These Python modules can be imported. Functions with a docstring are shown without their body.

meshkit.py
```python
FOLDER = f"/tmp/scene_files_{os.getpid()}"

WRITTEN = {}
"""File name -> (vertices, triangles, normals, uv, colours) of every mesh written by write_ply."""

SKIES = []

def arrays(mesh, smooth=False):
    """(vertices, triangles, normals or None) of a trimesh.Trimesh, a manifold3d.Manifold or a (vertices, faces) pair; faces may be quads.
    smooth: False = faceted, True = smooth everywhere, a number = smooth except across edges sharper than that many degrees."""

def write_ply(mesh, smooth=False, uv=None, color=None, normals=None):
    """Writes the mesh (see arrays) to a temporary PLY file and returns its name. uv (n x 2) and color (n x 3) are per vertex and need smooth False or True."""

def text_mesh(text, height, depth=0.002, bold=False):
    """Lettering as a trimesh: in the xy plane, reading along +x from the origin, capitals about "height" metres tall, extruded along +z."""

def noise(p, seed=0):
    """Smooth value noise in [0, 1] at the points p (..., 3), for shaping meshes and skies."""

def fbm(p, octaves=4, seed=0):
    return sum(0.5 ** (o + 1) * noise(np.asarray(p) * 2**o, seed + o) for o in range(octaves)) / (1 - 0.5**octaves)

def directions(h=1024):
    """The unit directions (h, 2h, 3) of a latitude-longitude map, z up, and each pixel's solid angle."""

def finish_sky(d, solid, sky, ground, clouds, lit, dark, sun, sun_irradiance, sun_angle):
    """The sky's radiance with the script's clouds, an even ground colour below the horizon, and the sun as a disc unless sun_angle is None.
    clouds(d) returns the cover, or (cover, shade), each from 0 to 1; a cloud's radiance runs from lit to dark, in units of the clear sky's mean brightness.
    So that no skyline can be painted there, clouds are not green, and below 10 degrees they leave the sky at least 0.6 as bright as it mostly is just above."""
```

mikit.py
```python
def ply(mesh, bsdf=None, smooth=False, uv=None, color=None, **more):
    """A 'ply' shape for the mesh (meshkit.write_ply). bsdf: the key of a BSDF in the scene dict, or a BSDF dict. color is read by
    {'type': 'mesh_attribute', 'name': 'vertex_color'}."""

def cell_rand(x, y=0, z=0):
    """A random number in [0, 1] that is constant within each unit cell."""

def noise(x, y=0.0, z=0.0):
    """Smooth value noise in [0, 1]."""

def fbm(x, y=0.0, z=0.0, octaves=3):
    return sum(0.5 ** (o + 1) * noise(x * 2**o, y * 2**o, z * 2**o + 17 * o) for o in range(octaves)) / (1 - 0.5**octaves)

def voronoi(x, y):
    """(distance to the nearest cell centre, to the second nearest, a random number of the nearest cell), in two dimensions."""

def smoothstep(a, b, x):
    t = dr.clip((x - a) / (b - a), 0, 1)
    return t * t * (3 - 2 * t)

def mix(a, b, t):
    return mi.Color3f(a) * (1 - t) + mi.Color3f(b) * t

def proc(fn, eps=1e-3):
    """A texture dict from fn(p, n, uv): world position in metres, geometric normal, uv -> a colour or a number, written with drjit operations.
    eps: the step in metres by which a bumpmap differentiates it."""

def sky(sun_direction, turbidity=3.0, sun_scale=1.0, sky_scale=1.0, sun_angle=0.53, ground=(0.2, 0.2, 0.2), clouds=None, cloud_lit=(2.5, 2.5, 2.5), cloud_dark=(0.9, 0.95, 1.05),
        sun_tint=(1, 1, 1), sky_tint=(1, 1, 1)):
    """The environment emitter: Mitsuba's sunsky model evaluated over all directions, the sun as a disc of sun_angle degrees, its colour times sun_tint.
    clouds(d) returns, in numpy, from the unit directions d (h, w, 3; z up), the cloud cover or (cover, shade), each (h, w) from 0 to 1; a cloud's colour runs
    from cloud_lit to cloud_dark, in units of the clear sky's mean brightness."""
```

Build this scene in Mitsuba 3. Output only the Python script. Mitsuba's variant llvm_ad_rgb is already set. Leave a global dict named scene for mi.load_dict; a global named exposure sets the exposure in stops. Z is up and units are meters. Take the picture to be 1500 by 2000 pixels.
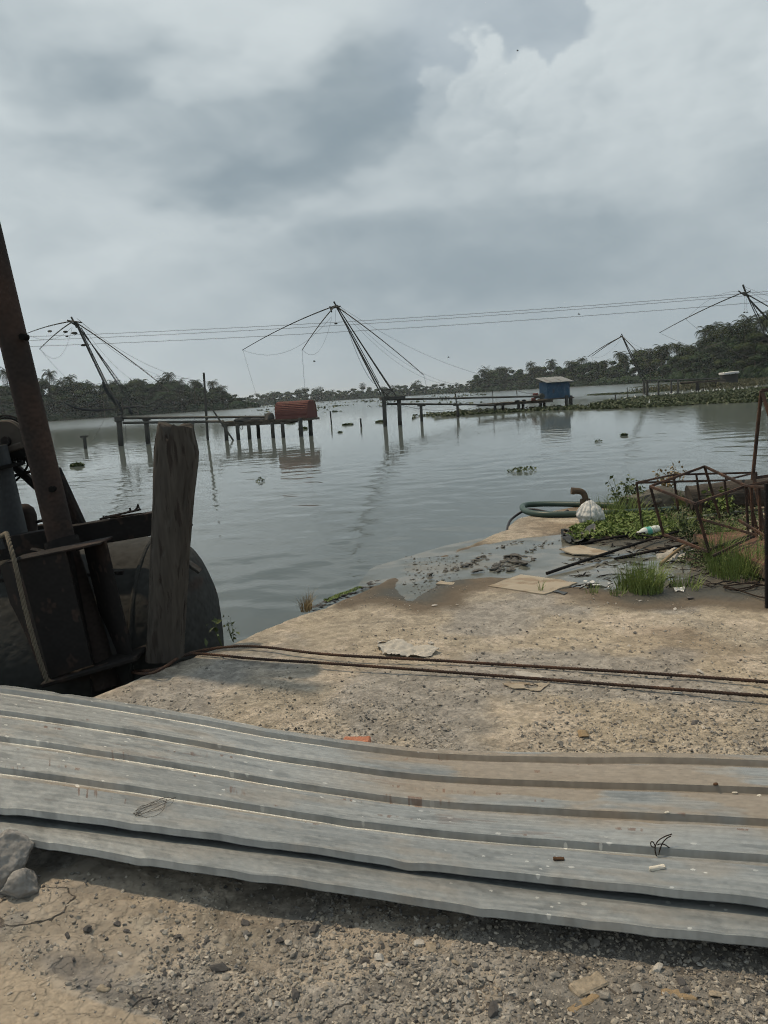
import math, random
import numpy as np, trimesh, shapely, mitsuba as mi, drjit as dr
import mikit, meshkit
from mikit import noise, fbm, smoothstep, mix, voronoi, proc
from shapely.geometry import Polygon, LineString

rng = np.random.default_rng(7)
random.seed(7)
T = mi.ScalarTransform4f
scene, labels = {}, {}

# ------------------------------------------------------------------ camera, sky, exposure
EYE = np.array([0.0, 0.0, 1.6])
FOCAL, PITCH, ROLL = 1504.0, math.radians(8.6), math.radians(3.7)
FWD = np.array([0, math.cos(PITCH), -math.sin(PITCH)])
UPV = np.array([0, math.sin(PITCH), math.cos(PITCH)])
RGT = np.array([1.0, 0, 0])
image_up = math.sin(ROLL) * RGT + math.cos(ROLL) * UPV
scene['haze_air'] = {'type': 'homogeneous', 'albedo': {'type': 'rgb', 'value': [0.95, 0.95, 0.95]},
                     'sigma_t': {'type': 'rgb', 'value': [0.00014, 0.00015, 0.00016]}}
scene['camera'] = {'type': 'perspective', 'fov': math.degrees(2 * math.atan(750 / FOCAL)), 'fov_axis': 'x',
                   'near_clip': 0.05, 'far_clip': 20000.0,
                   'to_world': T().look_at(origin=EYE.tolist(), target=(EYE + FWD).tolist(), up=image_up.tolist()),
                   'medium': {'type': 'ref', 'id': 'haze_air'}}
exposure = 1.17
SUN = np.array([-0.42, 0.20, 0.885])


def ray(u, v):
    """Direction, with unit distance along +y, of a point of the view given in the photograph's pixels."""
    xc, yc = (u - 750) / FOCAL, -(v - 1000) / FOCAL
    r = xc * math.cos(ROLL) + yc * math.sin(ROLL)
    w = -xc * math.sin(ROLL) + yc * math.cos(ROLL)
    d = r * RGT + w * UPV + FWD
    return d / d[1]


def az_el(u, v):
    d = ray(u, v)
    return math.degrees(math.atan2(d[0], d[1])), math.degrees(math.atan2(d[2], math.hypot(d[0], d[1])))


def clouds(d):
    az = np.degrees(np.arctan2(d[..., 0], d[..., 1]))
    el = np.degrees(np.arcsin(np.clip(d[..., 2], -1, 1)))
    q = d * [1, 1, 1.7]
    w1 = meshkit.fbm(q * 5, 5, 3) - .5
    w2 = meshkit.fbm(q * 5, 5, 11) - .5
    fine = meshkit.fbm(q * 14, 5, 5) - .5
    w3, w4 = meshkit.fbm(q * 15, 4, 13) - .5, meshkit.fbm(q * 15, 4, 14) - .5
    A, E = az + 8 * w1 + 4.5 * w3, el + 4.5 * w2 + 3 * w4

    def blob(u, v, ru, rv, soft=1.0):
        a0, e0 = az_el(u, v)
        k = np.hypot((A - a0) / (ru / 26.), (E - e0) / (rv / 26.))
        t = np.clip((1 + .5 * soft - k) / soft, 0, 1)
        return t * t * (3 - 2 * t)

    # b: how bright the sky is, 0 dark cloud base .. 1 sunlit cloud
    def billow(x, octaves, seed):
        return sum(.55 ** o * (1 - np.abs(2 * meshkit.noise(x * 2.03 ** o, seed + o) - 1)) for o in range(octaves)) / sum(.55 ** o for o in range(octaves))

    wq = q + .10 * np.stack([w1, w2, -w1], -1)
    large = meshkit.fbm(q * 2.3, 4, 21) - .5
    bil = billow(wq * 6, 5, 61) - .55
    b = .47 + .24 * large + .16 * fine + .42 * bil * np.clip((el - 4) / 9, 0, 1)
    b -= .07 * np.exp(-el / 9.) * np.clip((az + 25) / 30, 0, 1)
    glow = np.clip(d @ (SUN / np.linalg.norm(SUN)), 0, 1)
    b += .60 * glow ** 7
    b += .22 * blob(430, 40, 420, 80) + .20 * blob(110, 210, 190, 45, .8) + .16 * blob(600, 90, 60, 60, .6) + .12 * blob(450, 140, 90, 40, .6)
    b -= .33 * blob(110, 90, 190, 85, .8)
    b -= .35 * blob(480, 240, 380, 105, .7) + .18 * blob(720, 190, 110, 110, .7) + .32 * blob(540, 370, 200, 50, .8)
    b -= .22 * blob(880, 500, 380, 75, 1.0)
    b -= .10 * blob(1050, 560, 600, 110, 1.4)
    b += .10 * blob(190, 515, 60, 30, .8) + .10 * blob(15, 430, 40, 22, .6)
    # towering cumulus on the right, drawn as billows
    f1, f2 = meshkit.fbm(q * 13, 6, 31) - .5, meshkit.fbm(q * 13, 6, 37) - .5
    A2, E2 = az + 4.2 * f1, el + 4.2 * f2
    cum, light = np.zeros_like(az), np.full_like(az, -9.)
    r_ = np.random.default_rng(5)
    puffs = [(930, 110, 50), (835, 150, 34), (870, 175, 50), (1000, 150, 60), (1050, 135, 42), (950, 230, 110), (1110, 200, 80), (1160, 135, 60), (1230, 60, 70),
             (1210, 30, 50), (1290, 150, 100), (1340, 60, 100), (1430, 90, 150), (1420, 230, 150), (1280, 290, 140), (1130, 310, 120), (1010, 340, 110),
             (1480, 330, 160), (1350, 390, 140), (890, 310, 90), (1200, 420, 120)]
    for (u, v, r) in list(puffs):
        for _ in range(9):
            a = r_.uniform(-.3, math.pi + .3)
            puffs.append((u + .8 * r * math.cos(a), v - .8 * r * math.sin(a), r * r_.uniform(.18, .46)))
    for k in range(70):                      # the same kind of cloud stands all round
        a = r_.uniform(40, 330)
        u0 = 750 + a * 26
        for _ in range(3):
            puffs.append((u0 + r_.uniform(-150, 150), r_.uniform(100, 500), r_.uniform(50, 150)))
    for (u, v, r) in puffs:
        if -400 < u < 1900:
            a0, e0 = az_el(u, v)
        else:
            a0, e0 = ((u - 750) / 26. + 180) % 360 - 180, (772 - v) / 26.
        dx, dy = (A2 - a0) / (r / 26.), (E2 - e0) / (r / 26.)
        k = np.hypot(dx, dy)
        inside = np.clip((1.0 - k) / .36, 0, 1) * (.55 if 780 < u < 905 else 1) * np.clip(1.25 - max(v - 90, 0) / 300., .25, 1)
        lit = .36 + .36 * (-.5 * dx + .86 * dy) - .0011 * max(v - 60, 0)
        light = np.where(inside > 0, np.maximum(light, lit * inside + (1 - inside) * np.maximum(light, lit - .3)), light)
        cum = np.maximum(cum, inside)
    fade = np.clip((el - 6) / 9., 0, 1)
    body = .40 + .60 * np.clip(light, -.25, .62) * 1.7 + .14 * fine + .60 * (billow(q * 16 + .35 * f1[..., None], 5, 8) - .55)
    m = cum * fade * .62
    b = b * (1 - m) + body * m
    # a gap of clear, hazy sky at the top right of the middle
    gap = np.clip(blob(960, 40, 190, 130, .8) + .7 * blob(1120, 60, 90, 90, .8), 0, 1) * (1 - cum)
    b -= .02 * gap
    b += .30 * (np.clip(d @ (SUN / np.linalg.norm(SUN)), -1, 1) - .36)
    b += .05 * bil + .10 * (meshkit.fbm(wq * 30, 4, 9) - .5)
    b += .12 * np.exp(-el / 10.) * np.clip((12 - az) / 25, 0, 1) * (az > -120)
    b = 1 / (1 + np.exp(-4.5 * (b - .47)))
    cover = np.full_like(b, .97) - .15 * gap
    return cover, 1 - b


scene['sky'] = mikit.sky(SUN.tolist(), turbidity=4, sun_scale=0.80, sky_scale=1.0, sun_angle=1.6, ground=(0.12, 0.13, 0.13), clouds=clouds,
                         cloud_lit=(2.74, 3.0, 3.06), cloud_dark=(1.02, 1.30, 1.48), sun_tint=(1.0, .94, .84), sky_tint=(1.0, 1.03, .98))

# ------------------------------------------------------------------ places
WATER_Z = -0.7


def on_plane(u, v, z=0.0):
    d = ray(u, v)
    return EYE + d * ((z - EYE[2]) / d[2])


def at(u, v, y):
    return EYE + ray(u, v) * y


def on_water(u, v):
    return on_plane(u, v, WATER_Z)


def height_px(n, y):
    return n / FOCAL * y


def plane_poly(px, z=0.0):
    return Polygon([on_plane(u, v, z)[:2] for u, v in px])


# ------------------------------------------------------------------ naming
def numbered(key):
    if key not in used:
        used.add(key)
        return key
    i = 1
    while f'{key}_{i:03d}' in used:
        i += 1
    used.add(f'{key}_{i:03d}')
    return f'{key}_{i:03d}'


used = set()


def thing(name, label, cat, group=None):
    key = numbered(name)
    labels[key] = {'label': label, 'category': cat}
    if group:
        labels[key]['group'] = group
    return key


def obj(name, mesh, m, parent=None, smooth=False, label=None, cat=None, group=None, kind=None, uv=None, color=None, to_world=None):
    key = numbered(f'{parent}__{name}' if parent else name)
    if isinstance(mesh, dict):
        e = dict(mesh)
        if m:
            e['bsdf'] = {'type': 'ref', 'id': m}
    else:
        if isinstance(mesh, MB):
            mesh = mesh.mesh()
        e = mikit.ply(mesh, m, smooth=smooth, uv=uv, color=color)
    if to_world is not None:
        e['to_world'] = to_world
    scene[key] = e
    l = {k: v for k, v in (('label', label), ('category', cat), ('group', group), ('kind', kind)) if v}
    if l:
        labels[key] = l
    return key


# ------------------------------------------------------------------ mesh building
def frame_of(d):
    d = d / (np.linalg.norm(d) + 1e-12)
    a = np.cross(d, [0, 0, 1.0] if abs(d[2]) < .95 else [1.0, 0, 0])
    a /= np.linalg.norm(a)
    return d, a, np.cross(d, a)


class MB:
    def __init__(self):
        self.v, self.f, self.n = [], [], 0

    def add(self, v, f):
        self.v.append(np.asarray(v, float)); self.f.append(np.asarray(f, int) + self.n); self.n += len(v)
        return self

    def addm(self, m):
        return self.add(m.vertices, m.faces)

    def mesh(self):
        return trimesh.Trimesh(np.vstack(self.v), np.vstack(self.f), process=False)

    def tube(self, pts, r, sides=6, cap=True):
        p = np.asarray(pts, float)
        t = np.gradient(p, axis=0)
        t /= np.linalg.norm(t, axis=1, keepdims=True) + 1e-12
        _, a, _ = frame_of(t[0])
        A = []
        for k in range(len(p)):
            a = a - t[k] * (a @ t[k]); a /= np.linalg.norm(a) + 1e-12
            A.append(a)
        A = np.array(A); B = np.cross(t, A)
        r = np.broadcast_to(np.asarray(r, float), (len(p),))
        ang = np.arange(sides) * 2 * np.pi / sides
        v = p[:, None] + r[:, None, None] * (np.cos(ang)[None, :, None] * A[:, None] + np.sin(ang)[None, :, None] * B[:, None])
        i, j = np.meshgrid(np.arange(len(p) - 1), np.arange(sides), indexing='ij')
        q = np.stack([i * sides + j, i * sides + (j + 1) % sides, (i + 1) * sides + (j + 1) % sides, (i + 1) * sides + j], -1).reshape(-1, 4)
        f = np.vstack([q[:, [0, 1, 2]], q[:, [0, 2, 3]]])
        v = v.reshape(-1, 3)
        if cap:
            n = len(v)
            v = np.vstack([v, p[0], p[-1]])
            j = np.arange(sides)
            e = (len(p) - 1) * sides
            f = np.vstack([f, np.stack([j * 0 + n, (j + 1) % sides, j], 1), np.stack([j * 0 + n + 1, e + j, e + (j + 1) % sides], 1)])
        return self.add(v, f)

    def bar(self, p, q, r, sides=6, r2=None):
        return self.tube([p, q], [r, r if r2 is None else r2], sides)

    def beam(self, p, q, w, h, up=(0, 0, 1), bev=.0):
        """A rectangular bar from p to q, w across and h high."""
        p, q, up = (np.asarray(x, float) for x in (p, q, up))
        d = q - p; L = np.linalg.norm(d); d /= L
        s = np.cross(d, up); s /= np.linalg.norm(s); u = np.cross(s, d)
        m = rounded_box((L, w, h), bev)
        M = np.eye(4); M[:3, 0], M[:3, 1], M[:3, 2], M[:3, 3] = d, -s, u, (p + q) / 2
        m = m.copy(); m.apply_transform(M)
        return self.addm(m)


def rounded_box(size, bev=0.0):
    sx, sy, sz = (s / 2 for s in size)
    if bev <= 0:
        return trimesh.creation.box(size)
    b = min(bev, sx * .9, sy * .9, sz * .9)
    pts = []
    for x in (-1, 1):
        for y in (-1, 1):
            for z in (-1, 1):
                pts += [(x * sx, y * (sy - b), z * (sz - b)), (x * (sx - b), y * sy, z * (sz - b)), (x * (sx - b), y * (sy - b), z * sz)]
    return trimesh.convex.convex_hull(np.array(pts))


def resolve(mesh, length):
    """Subdivides until no edge is longer than length."""
    v, f = trimesh.remesh.subdivide_to_size(mesh.vertices, mesh.faces, length, max_iter=12)
    m = trimesh.Trimesh(v, f, process=True)
    m.merge_vertices()
    return m


def roughen(m, amp, scale, seed=0, octaves=4):
    m = m.copy()
    n = m.vertex_normals
    m.vertices = m.vertices + n * ((meshkit.fbm(m.vertices * scale + 31.7, octaves, seed) - .5) * 2 * amp)[:, None]
    return m


def rock(r, seed, squash=(1, 1, .7), sub=3, amp=.28, cuts=6):
    g = np.random.default_rng(seed)
    m = trimesh.creation.icosphere(subdivisions=sub)
    v = np.array(m.vertices)
    for _ in range(cuts):                       # flat broken faces
        n = g.normal(size=3); n /= np.linalg.norm(n)
        h = g.uniform(.55, .85)
        k = v @ n
        v = v - np.outer(np.clip(k - h, 0, None), n)
    v *= (1 + amp * (meshkit.fbm(v * 1.7 + seed * 3.1, 4, seed) - .5))[:, None]
    v *= np.asarray(squash) * r
    return trimesh.Trimesh(v, m.faces, process=False)


def loft(rings, cap=True):
    """Rings (k, n, 3) joined to a surface."""
    R = np.asarray(rings, float); k, n = R.shape[:2]
    i, j = np.meshgrid(np.arange(k - 1), np.arange(n), indexing='ij')
    q = np.stack([i * n + j, i * n + (j + 1) % n, (i + 1) * n + (j + 1) % n, (i + 1) * n + j], -1).reshape(-1, 4)
    f = np.vstack([q[:, [0, 1, 2]], q[:, [0, 2, 3]]])
    v = R.reshape(-1, 3)
    if cap:
        m = len(v); v = np.vstack([v, R[0].mean(0), R[-1].mean(0)]); j = np.arange(n); e = (k - 1) * n
        f = np.vstack([f, np.stack([j * 0 + m, (j + 1) % n, j], 1), np.stack([j * 0 + m + 1, e + j, e + (j + 1) % n], 1)])
    return trimesh.Trimesh(v, f, process=False)


def grid_faces(rows, cols):
    i, j = np.meshgrid(np.arange(rows - 1), np.arange(cols - 1), indexing='ij')
    a = (i * cols + j).ravel()
    q = np.stack([a, a + 1, a + cols + 1, a + cols], 1)
    return np.vstack([q[:, [0, 1, 2]], q[:, [0, 2, 3]]])


def sag(p, q, drop, n=10):
    t = np.linspace(0, 1, n)[:, None]
    s = (1 - t) * np.asarray(p) + t * np.asarray(q)
    s[:, 2] -= drop * 4 * (t * (1 - t))[:, 0]
    return s


def rot_z(a):
    c, s = math.cos(a), math.sin(a)
    return np.array([[c, -s, 0], [s, c, 0], [0, 0, 1]])


# ------------------------------------------------------------------ materials
def rgb(*c):
    return {'type': 'rgb', 'value': list(c)}


def two(b):
    return {'type': 'twosided', 'nested': b}


def mat(name, fn, rough=.9, metal=0.0, spec=.35, bump=None, scale=1.0, eps=2e-3, **kw):
    tex = lambda x: proc(x) if callable(x) else (rgb(*x) if isinstance(x, (tuple, list)) else x)
    b = {'type': 'principled', 'base_color': tex(fn), 'roughness': tex(rough), 'metallic': tex(metal), 'specular': spec, **kw}
    if bump is not None:
        b = {'type': 'bumpmap', 'arbitrary': proc(bump, eps), 'scale': scale, 'bsdf': b}
    scene[name] = two(b)
    return name


def flat(name, c):
    scene[name] = two({'type': 'diffuse', 'reflectance': rgb(*c) if isinstance(c, (tuple, list)) else proc(c)})
    return name

# ------------------------------------------------------------------ the quay: ground sheet with relief
EDGE = np.array([(-9.0, -6.0), (-4.9, 0.0), (-3.42, 2.0), (-1.707, 4.345), (-1.394, 4.774), (-1.162, 5.015), (-.97, 5.341), (-.637, 5.727), (-.256, 6.254), (.208, 7.095),
                 (.771, 7.828), (1.398, 8.713), (1.634, 9.365), (2.48, 9.956), (3.4, 10.2)])
PUDDLE_PX = [(783, 1172), (757, 1135), (775, 1108), (830, 1090), (905, 1068), (980, 1052), (1050, 1043), (1100, 1038), (1150, 1050), (1240, 1066), (1330, 1078), (1375, 1100), (1350, 1128),
             (1270, 1142), (1190, 1152), (1110, 1146), (1060, 1128), (960, 1128), (905, 1132), (862, 1140), (835, 1160), (805, 1176)]
puddle_poly = plane_poly(PUDDLE_PX)
SLAB_A, SLAB_B = np.array([-1.217, 2.054]), np.array([-0.695, 1.816])
slab_n = np.array([-(SLAB_B - SLAB_A)[1], (SLAB_B - SLAB_A)[0]]); slab_n /= np.linalg.norm(slab_n)
if slab_n @ ([-.3, 3.0] - SLAB_A) < 0:
    slab_n = -slab_n


def step(a, b, x):
    t = np.clip((x - a) / (b - a), 0, 1)
    return t * t * (3 - 2 * t)


def ground_z(x, y):
    x, y = np.asarray(x, float), np.asarray(y, float)
    p = np.stack([x, y, 0 * x], -1)
    z = .006 + .008 * (meshkit.fbm(p * .9, 3, 1) - .5) + .014 * (meshkit.fbm(p * 4, 4, 2) - .5)
    near = 1 - step(3.3, 4.6, y)
    gravel = step(.42, .6, meshkit.fbm(p * 1.1, 3, 9) + .25 * step(-.2, .6, x) * (y < 2.6))
    # worn concrete skin: plateaus that have flaked off along ragged lines
    f = meshkit.fbm(p * [2.4, 3.2, 1] + 5, 5, 4)
    z += near * (.008 * step(.44, .452, f) + .008 * step(.53, .54, f) + .006 * step(.60, .61, f)) * (1 - .75 * gravel)
    c = np.abs(meshkit.fbm(p * 2.1 + 40, 4, 6) - .5)
    z -= near * .009 * (1 - step(.0, .012, c)) * step(.5, .58, meshkit.fbm(p * 1.3 + 9, 2, 12))
    z += (.005 + .006 * gravel) * (meshkit.fbm(p * 38, 3, 3) - .5) * (.6 + near)
    s = (np.stack([x, y], -1) - SLAB_A) @ slab_n + .05 * (meshkit.fbm(p * 7, 3, 14) - .5)
    slab = step(.006, -.006, s) * (y < 2.3) * (x < -.3)
    z = z * (1 - .75 * slab) + .020 * slab
    # the low corner where the muddy water stands
    d = shapely.distance(shapely.points(x, y), puddle_poly.boundary) * np.where(shapely.contains_xy(puddle_poly, x, y), -1, 1)
    d = d + .12 * (meshkit.fbm(p * 4.1, 5, 17) - .5)
    z += -.040 * step(.13, -.22, d) + .010 * step(.12, -.1, d) * (meshkit.fbm(p * [5, 9, 1], 4, 19) - .35)
    return z


def edge_x(y):
    y = np.asarray(y, float)
    j = meshkit.fbm(np.stack([y * 3.1, 0 * y, 0 * y], -1), 4, 30) - .5
    j2 = meshkit.fbm(np.stack([y * 17, 0 * y, 0 * y], -1), 3, 33) - .5
    return np.interp(y, EDGE[:, 1], EDGE[:, 0]) + .10 * j + .05 * j2


ys = np.concatenate([np.linspace(-6, 1.1, 24)[:-1], np.arange(1.1, 3.2, .0105), np.arange(3.2, 5.2, .021), np.arange(5.2, 10.2, .036), [10.2]])
s_ = np.concatenate([np.linspace(0, .30, 130)[:-1], np.linspace(.30, 1, 60)])
us = np.concatenate([np.arange(0, 2.4, .0125), np.arange(2.4, 6, .035), np.linspace(6, 26, 30)])
us_near = np.concatenate([np.linspace(0, 1.6, 14)[:-1], np.arange(1.6, 5.2, .0125), np.linspace(5.2, 26, 40)])
n_c = 430


def columns(y, x0):
    """Sample positions across the quay: fine where things are close by, coarse far off to the sides."""
    half = .74 * abs(y) + .28
    left, right = max(-half, x0), half
    k = np.linspace(0, 1, n_c - 40)
    mid = left + (right - left) * k
    a = np.linspace(x0, left, 11)[:-1] if left - x0 > .01 else np.linspace(x0, left + .002, 11)[:-1]
    b = right + (24 - right) * np.linspace(0, 1, 31)[1:] ** 2
    out = np.sort(np.concatenate([a, mid, b]))
    return out


ex = edge_x(ys)
X = np.array([columns(y, x0) for y, x0 in zip(ys, ex)])
Y = np.repeat(ys[:, None], X.shape[1], 1)
Z = ground_z(X, Y)
# crumbled lip at the edge, then the quay wall down into the water
lip = np.clip((X - ex[:, None]) / .09, 0, 1)
Z -= .03 * (1 - lip) ** 2
V = np.stack([X, Y, Z], -1)
nr, nc = X.shape
wall = []
for k, (dz, dx) in enumerate(((.10, -.015), (.3, .01), (.6, -.02), (1.6, .0))):
    w = V[:, 0].copy(); w[:, 2] -= dz
    w[:, 0] += dx + .05 * (meshkit.fbm(np.stack([ys * 6, 0 * ys + k * 3, 0 * ys], -1), 3, 41) - .5)
    wall.append(w)
V = np.concatenate([np.stack(wall[::-1], 1), V], 1)
far = V[-1].copy(); far[:, 1] += .05; far[:, 2] = -2.3
V = np.concatenate([V, far[None]], 0)
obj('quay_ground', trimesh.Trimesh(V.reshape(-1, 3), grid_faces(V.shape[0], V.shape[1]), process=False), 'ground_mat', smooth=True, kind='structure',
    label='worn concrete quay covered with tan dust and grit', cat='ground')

DAMP = [(.2, 6.1), (.55, 6.7), (1.0, 7.4), (1.9, 7.75), (2.9, 7.3), (3.5, 6.7), (3.3, 6.0), (2.3, 5.95), (1.3, 6.3), (1.9, 5.75), (2.6, 5.55), (3.3, 5.4), (2.8, 6.1), (3.6, 6.1)]


def seg_dist(p, pts):
    best = mi.Float(99.)
    for (ax, ay), (bx, by) in zip(pts[:-1], pts[1:]):
        dx, dy = bx - ax, by - ay
        t = dr.clip(((p.x - ax) * dx + (p.y - ay) * dy) / (dx * dx + dy * dy), 0, 1)
        best = dr.minimum(best, dr.sqrt(dr.square(p.x - ax - t * dx) + dr.square(p.y - ay - t * dy)))
    return best


def ground_color(p, n, uv):
    big = fbm(p.x * .8, p.y * .8, 0, 3)
    med = fbm(p.x * 4, p.y * 4, 3, 4)
    fine = fbm(p.x * 60, p.y * 60, 5, 3)
    grit = noise(p.x * 190, p.y * 190, 1)
    c = mix((.226, .196, .150), (.186, .168, .138), smoothstep(.35, .65, big))
    c = mix(c, (.27, .235, .19), smoothstep(.52, .68, med) * .7)
    gx = fbm(p.x * 1.5 + 7, p.y * 1.5, 2, 4)
    gz = smoothstep(.42, .58, gx + .12 * smoothstep(-.1, .5, p.x) * smoothstep(2.5, 1.9, p.y) + .08 * smoothstep(4.2, 3.2, p.y) - .10 * smoothstep(4.3, 5.5, p.y))
    c = mix(c, (.172, .165, .152), gz * .8)
    c = c * (.66 + .72 * fine)
    c = mix(c, (.075, .07, .065), smoothstep(.80, .92, grit) * .4)
    c = mix(c, (.36, .34, .30), smoothstep(.14, .06, grit) * .4)
    stain = fbm(p.x * 1.2 + 3, p.y * 2.0, 8, 4)
    c = mix(c, (.105, .078, .052), smoothstep(.40, .62, stain) * smoothstep(1.0, 2.4, p.x) * smoothstep(3.6, 4.8, p.y) * .9)
    near = smoothstep(2.9, 2.3, p.y)
    patch = fbm(p.x * 2.4 + 5, p.y * 3.2 + 5, 5, 5)
    c = mix(c, mix((.265, .228, .18), (.205, .18, .147), fine), near * smoothstep(.53, .56, patch) * .75)
    c = mix(c, c * .62, near * smoothstep(.46, .42, patch) * .8)
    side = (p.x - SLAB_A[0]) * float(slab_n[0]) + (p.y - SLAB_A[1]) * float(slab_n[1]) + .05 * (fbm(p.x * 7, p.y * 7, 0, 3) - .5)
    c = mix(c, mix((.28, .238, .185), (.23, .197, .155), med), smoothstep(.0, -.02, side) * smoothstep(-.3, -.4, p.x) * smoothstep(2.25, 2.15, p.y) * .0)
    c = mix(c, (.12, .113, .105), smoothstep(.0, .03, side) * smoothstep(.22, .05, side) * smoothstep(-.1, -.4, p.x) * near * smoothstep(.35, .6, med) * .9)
    c = c * (1.02 + .30 * smoothstep(.40, .60, fbm(p.x * 15, p.y * 19, 4, 4)))
    c = mix(c, (.06, .052, .045), cracks(p) * .85)
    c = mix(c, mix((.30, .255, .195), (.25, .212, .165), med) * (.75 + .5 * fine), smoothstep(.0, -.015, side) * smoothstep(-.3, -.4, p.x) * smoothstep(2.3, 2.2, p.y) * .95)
    d = seg_dist(p, DAMP) + .55 * (fbm(p.x * 2.6, p.y * 2.6, 4, 4) - .5)
    c = mix(c, (.085, .068, .050), smoothstep(.70, .42, d) * .9)
    c = mix(c, (.050, .052, .046), smoothstep(.40, .10, d) * .85)
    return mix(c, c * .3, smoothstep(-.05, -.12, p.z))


def cracks(p):
    w = .25 * fbm(p.x * 5, p.y * 5, 1, 3)
    a = dr.abs(fbm(p.x * 2.6 + w, p.y * 3.4 + w, 3, 4) - .5)
    side = (p.x - SLAB_A[0]) * float(slab_n[0]) + (p.y - SLAB_A[1]) * float(slab_n[1])
    return smoothstep(-.03, .03, dr.select(p.x < -.3, side, .1)) * (1 - smoothstep(.0, .010, a)) * smoothstep(.48, .60, fbm(p.x * 1.9 + 9, p.y * 1.9, 6, 2)) * smoothstep(3.6, 2.6, p.y)


def ground_bump(p, n, uv):
    h = .0050 * smoothstep(.50, .525, fbm(p.x * 7, p.y * 10, 0, 4)) + .0035 * smoothstep(.47, .50, fbm(p.x * 19, p.y * 24, 4, 4)) + .0022 * smoothstep(.50, .54, fbm(p.x * 46, p.y * 52, 8, 3))
    h = h * (1 - .5 * smoothstep(3.4, 5.0, p.y))
    return h + .0050 * fbm(p.x * 120, p.y * 120, p.z * 120, 4) - .008 * cracks(p)


def ground_rough(p, n, uv):
    d = seg_dist(p, DAMP) + .55 * (fbm(p.x * 2.6, p.y * 2.6, 4, 4) - .5)
    return .95 - .40 * smoothstep(.35, .05, d)


mat('ground_mat', ground_color, rough=ground_rough, spec=.3, bump=ground_bump, scale=1.0, eps=1.2e-3)

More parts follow.
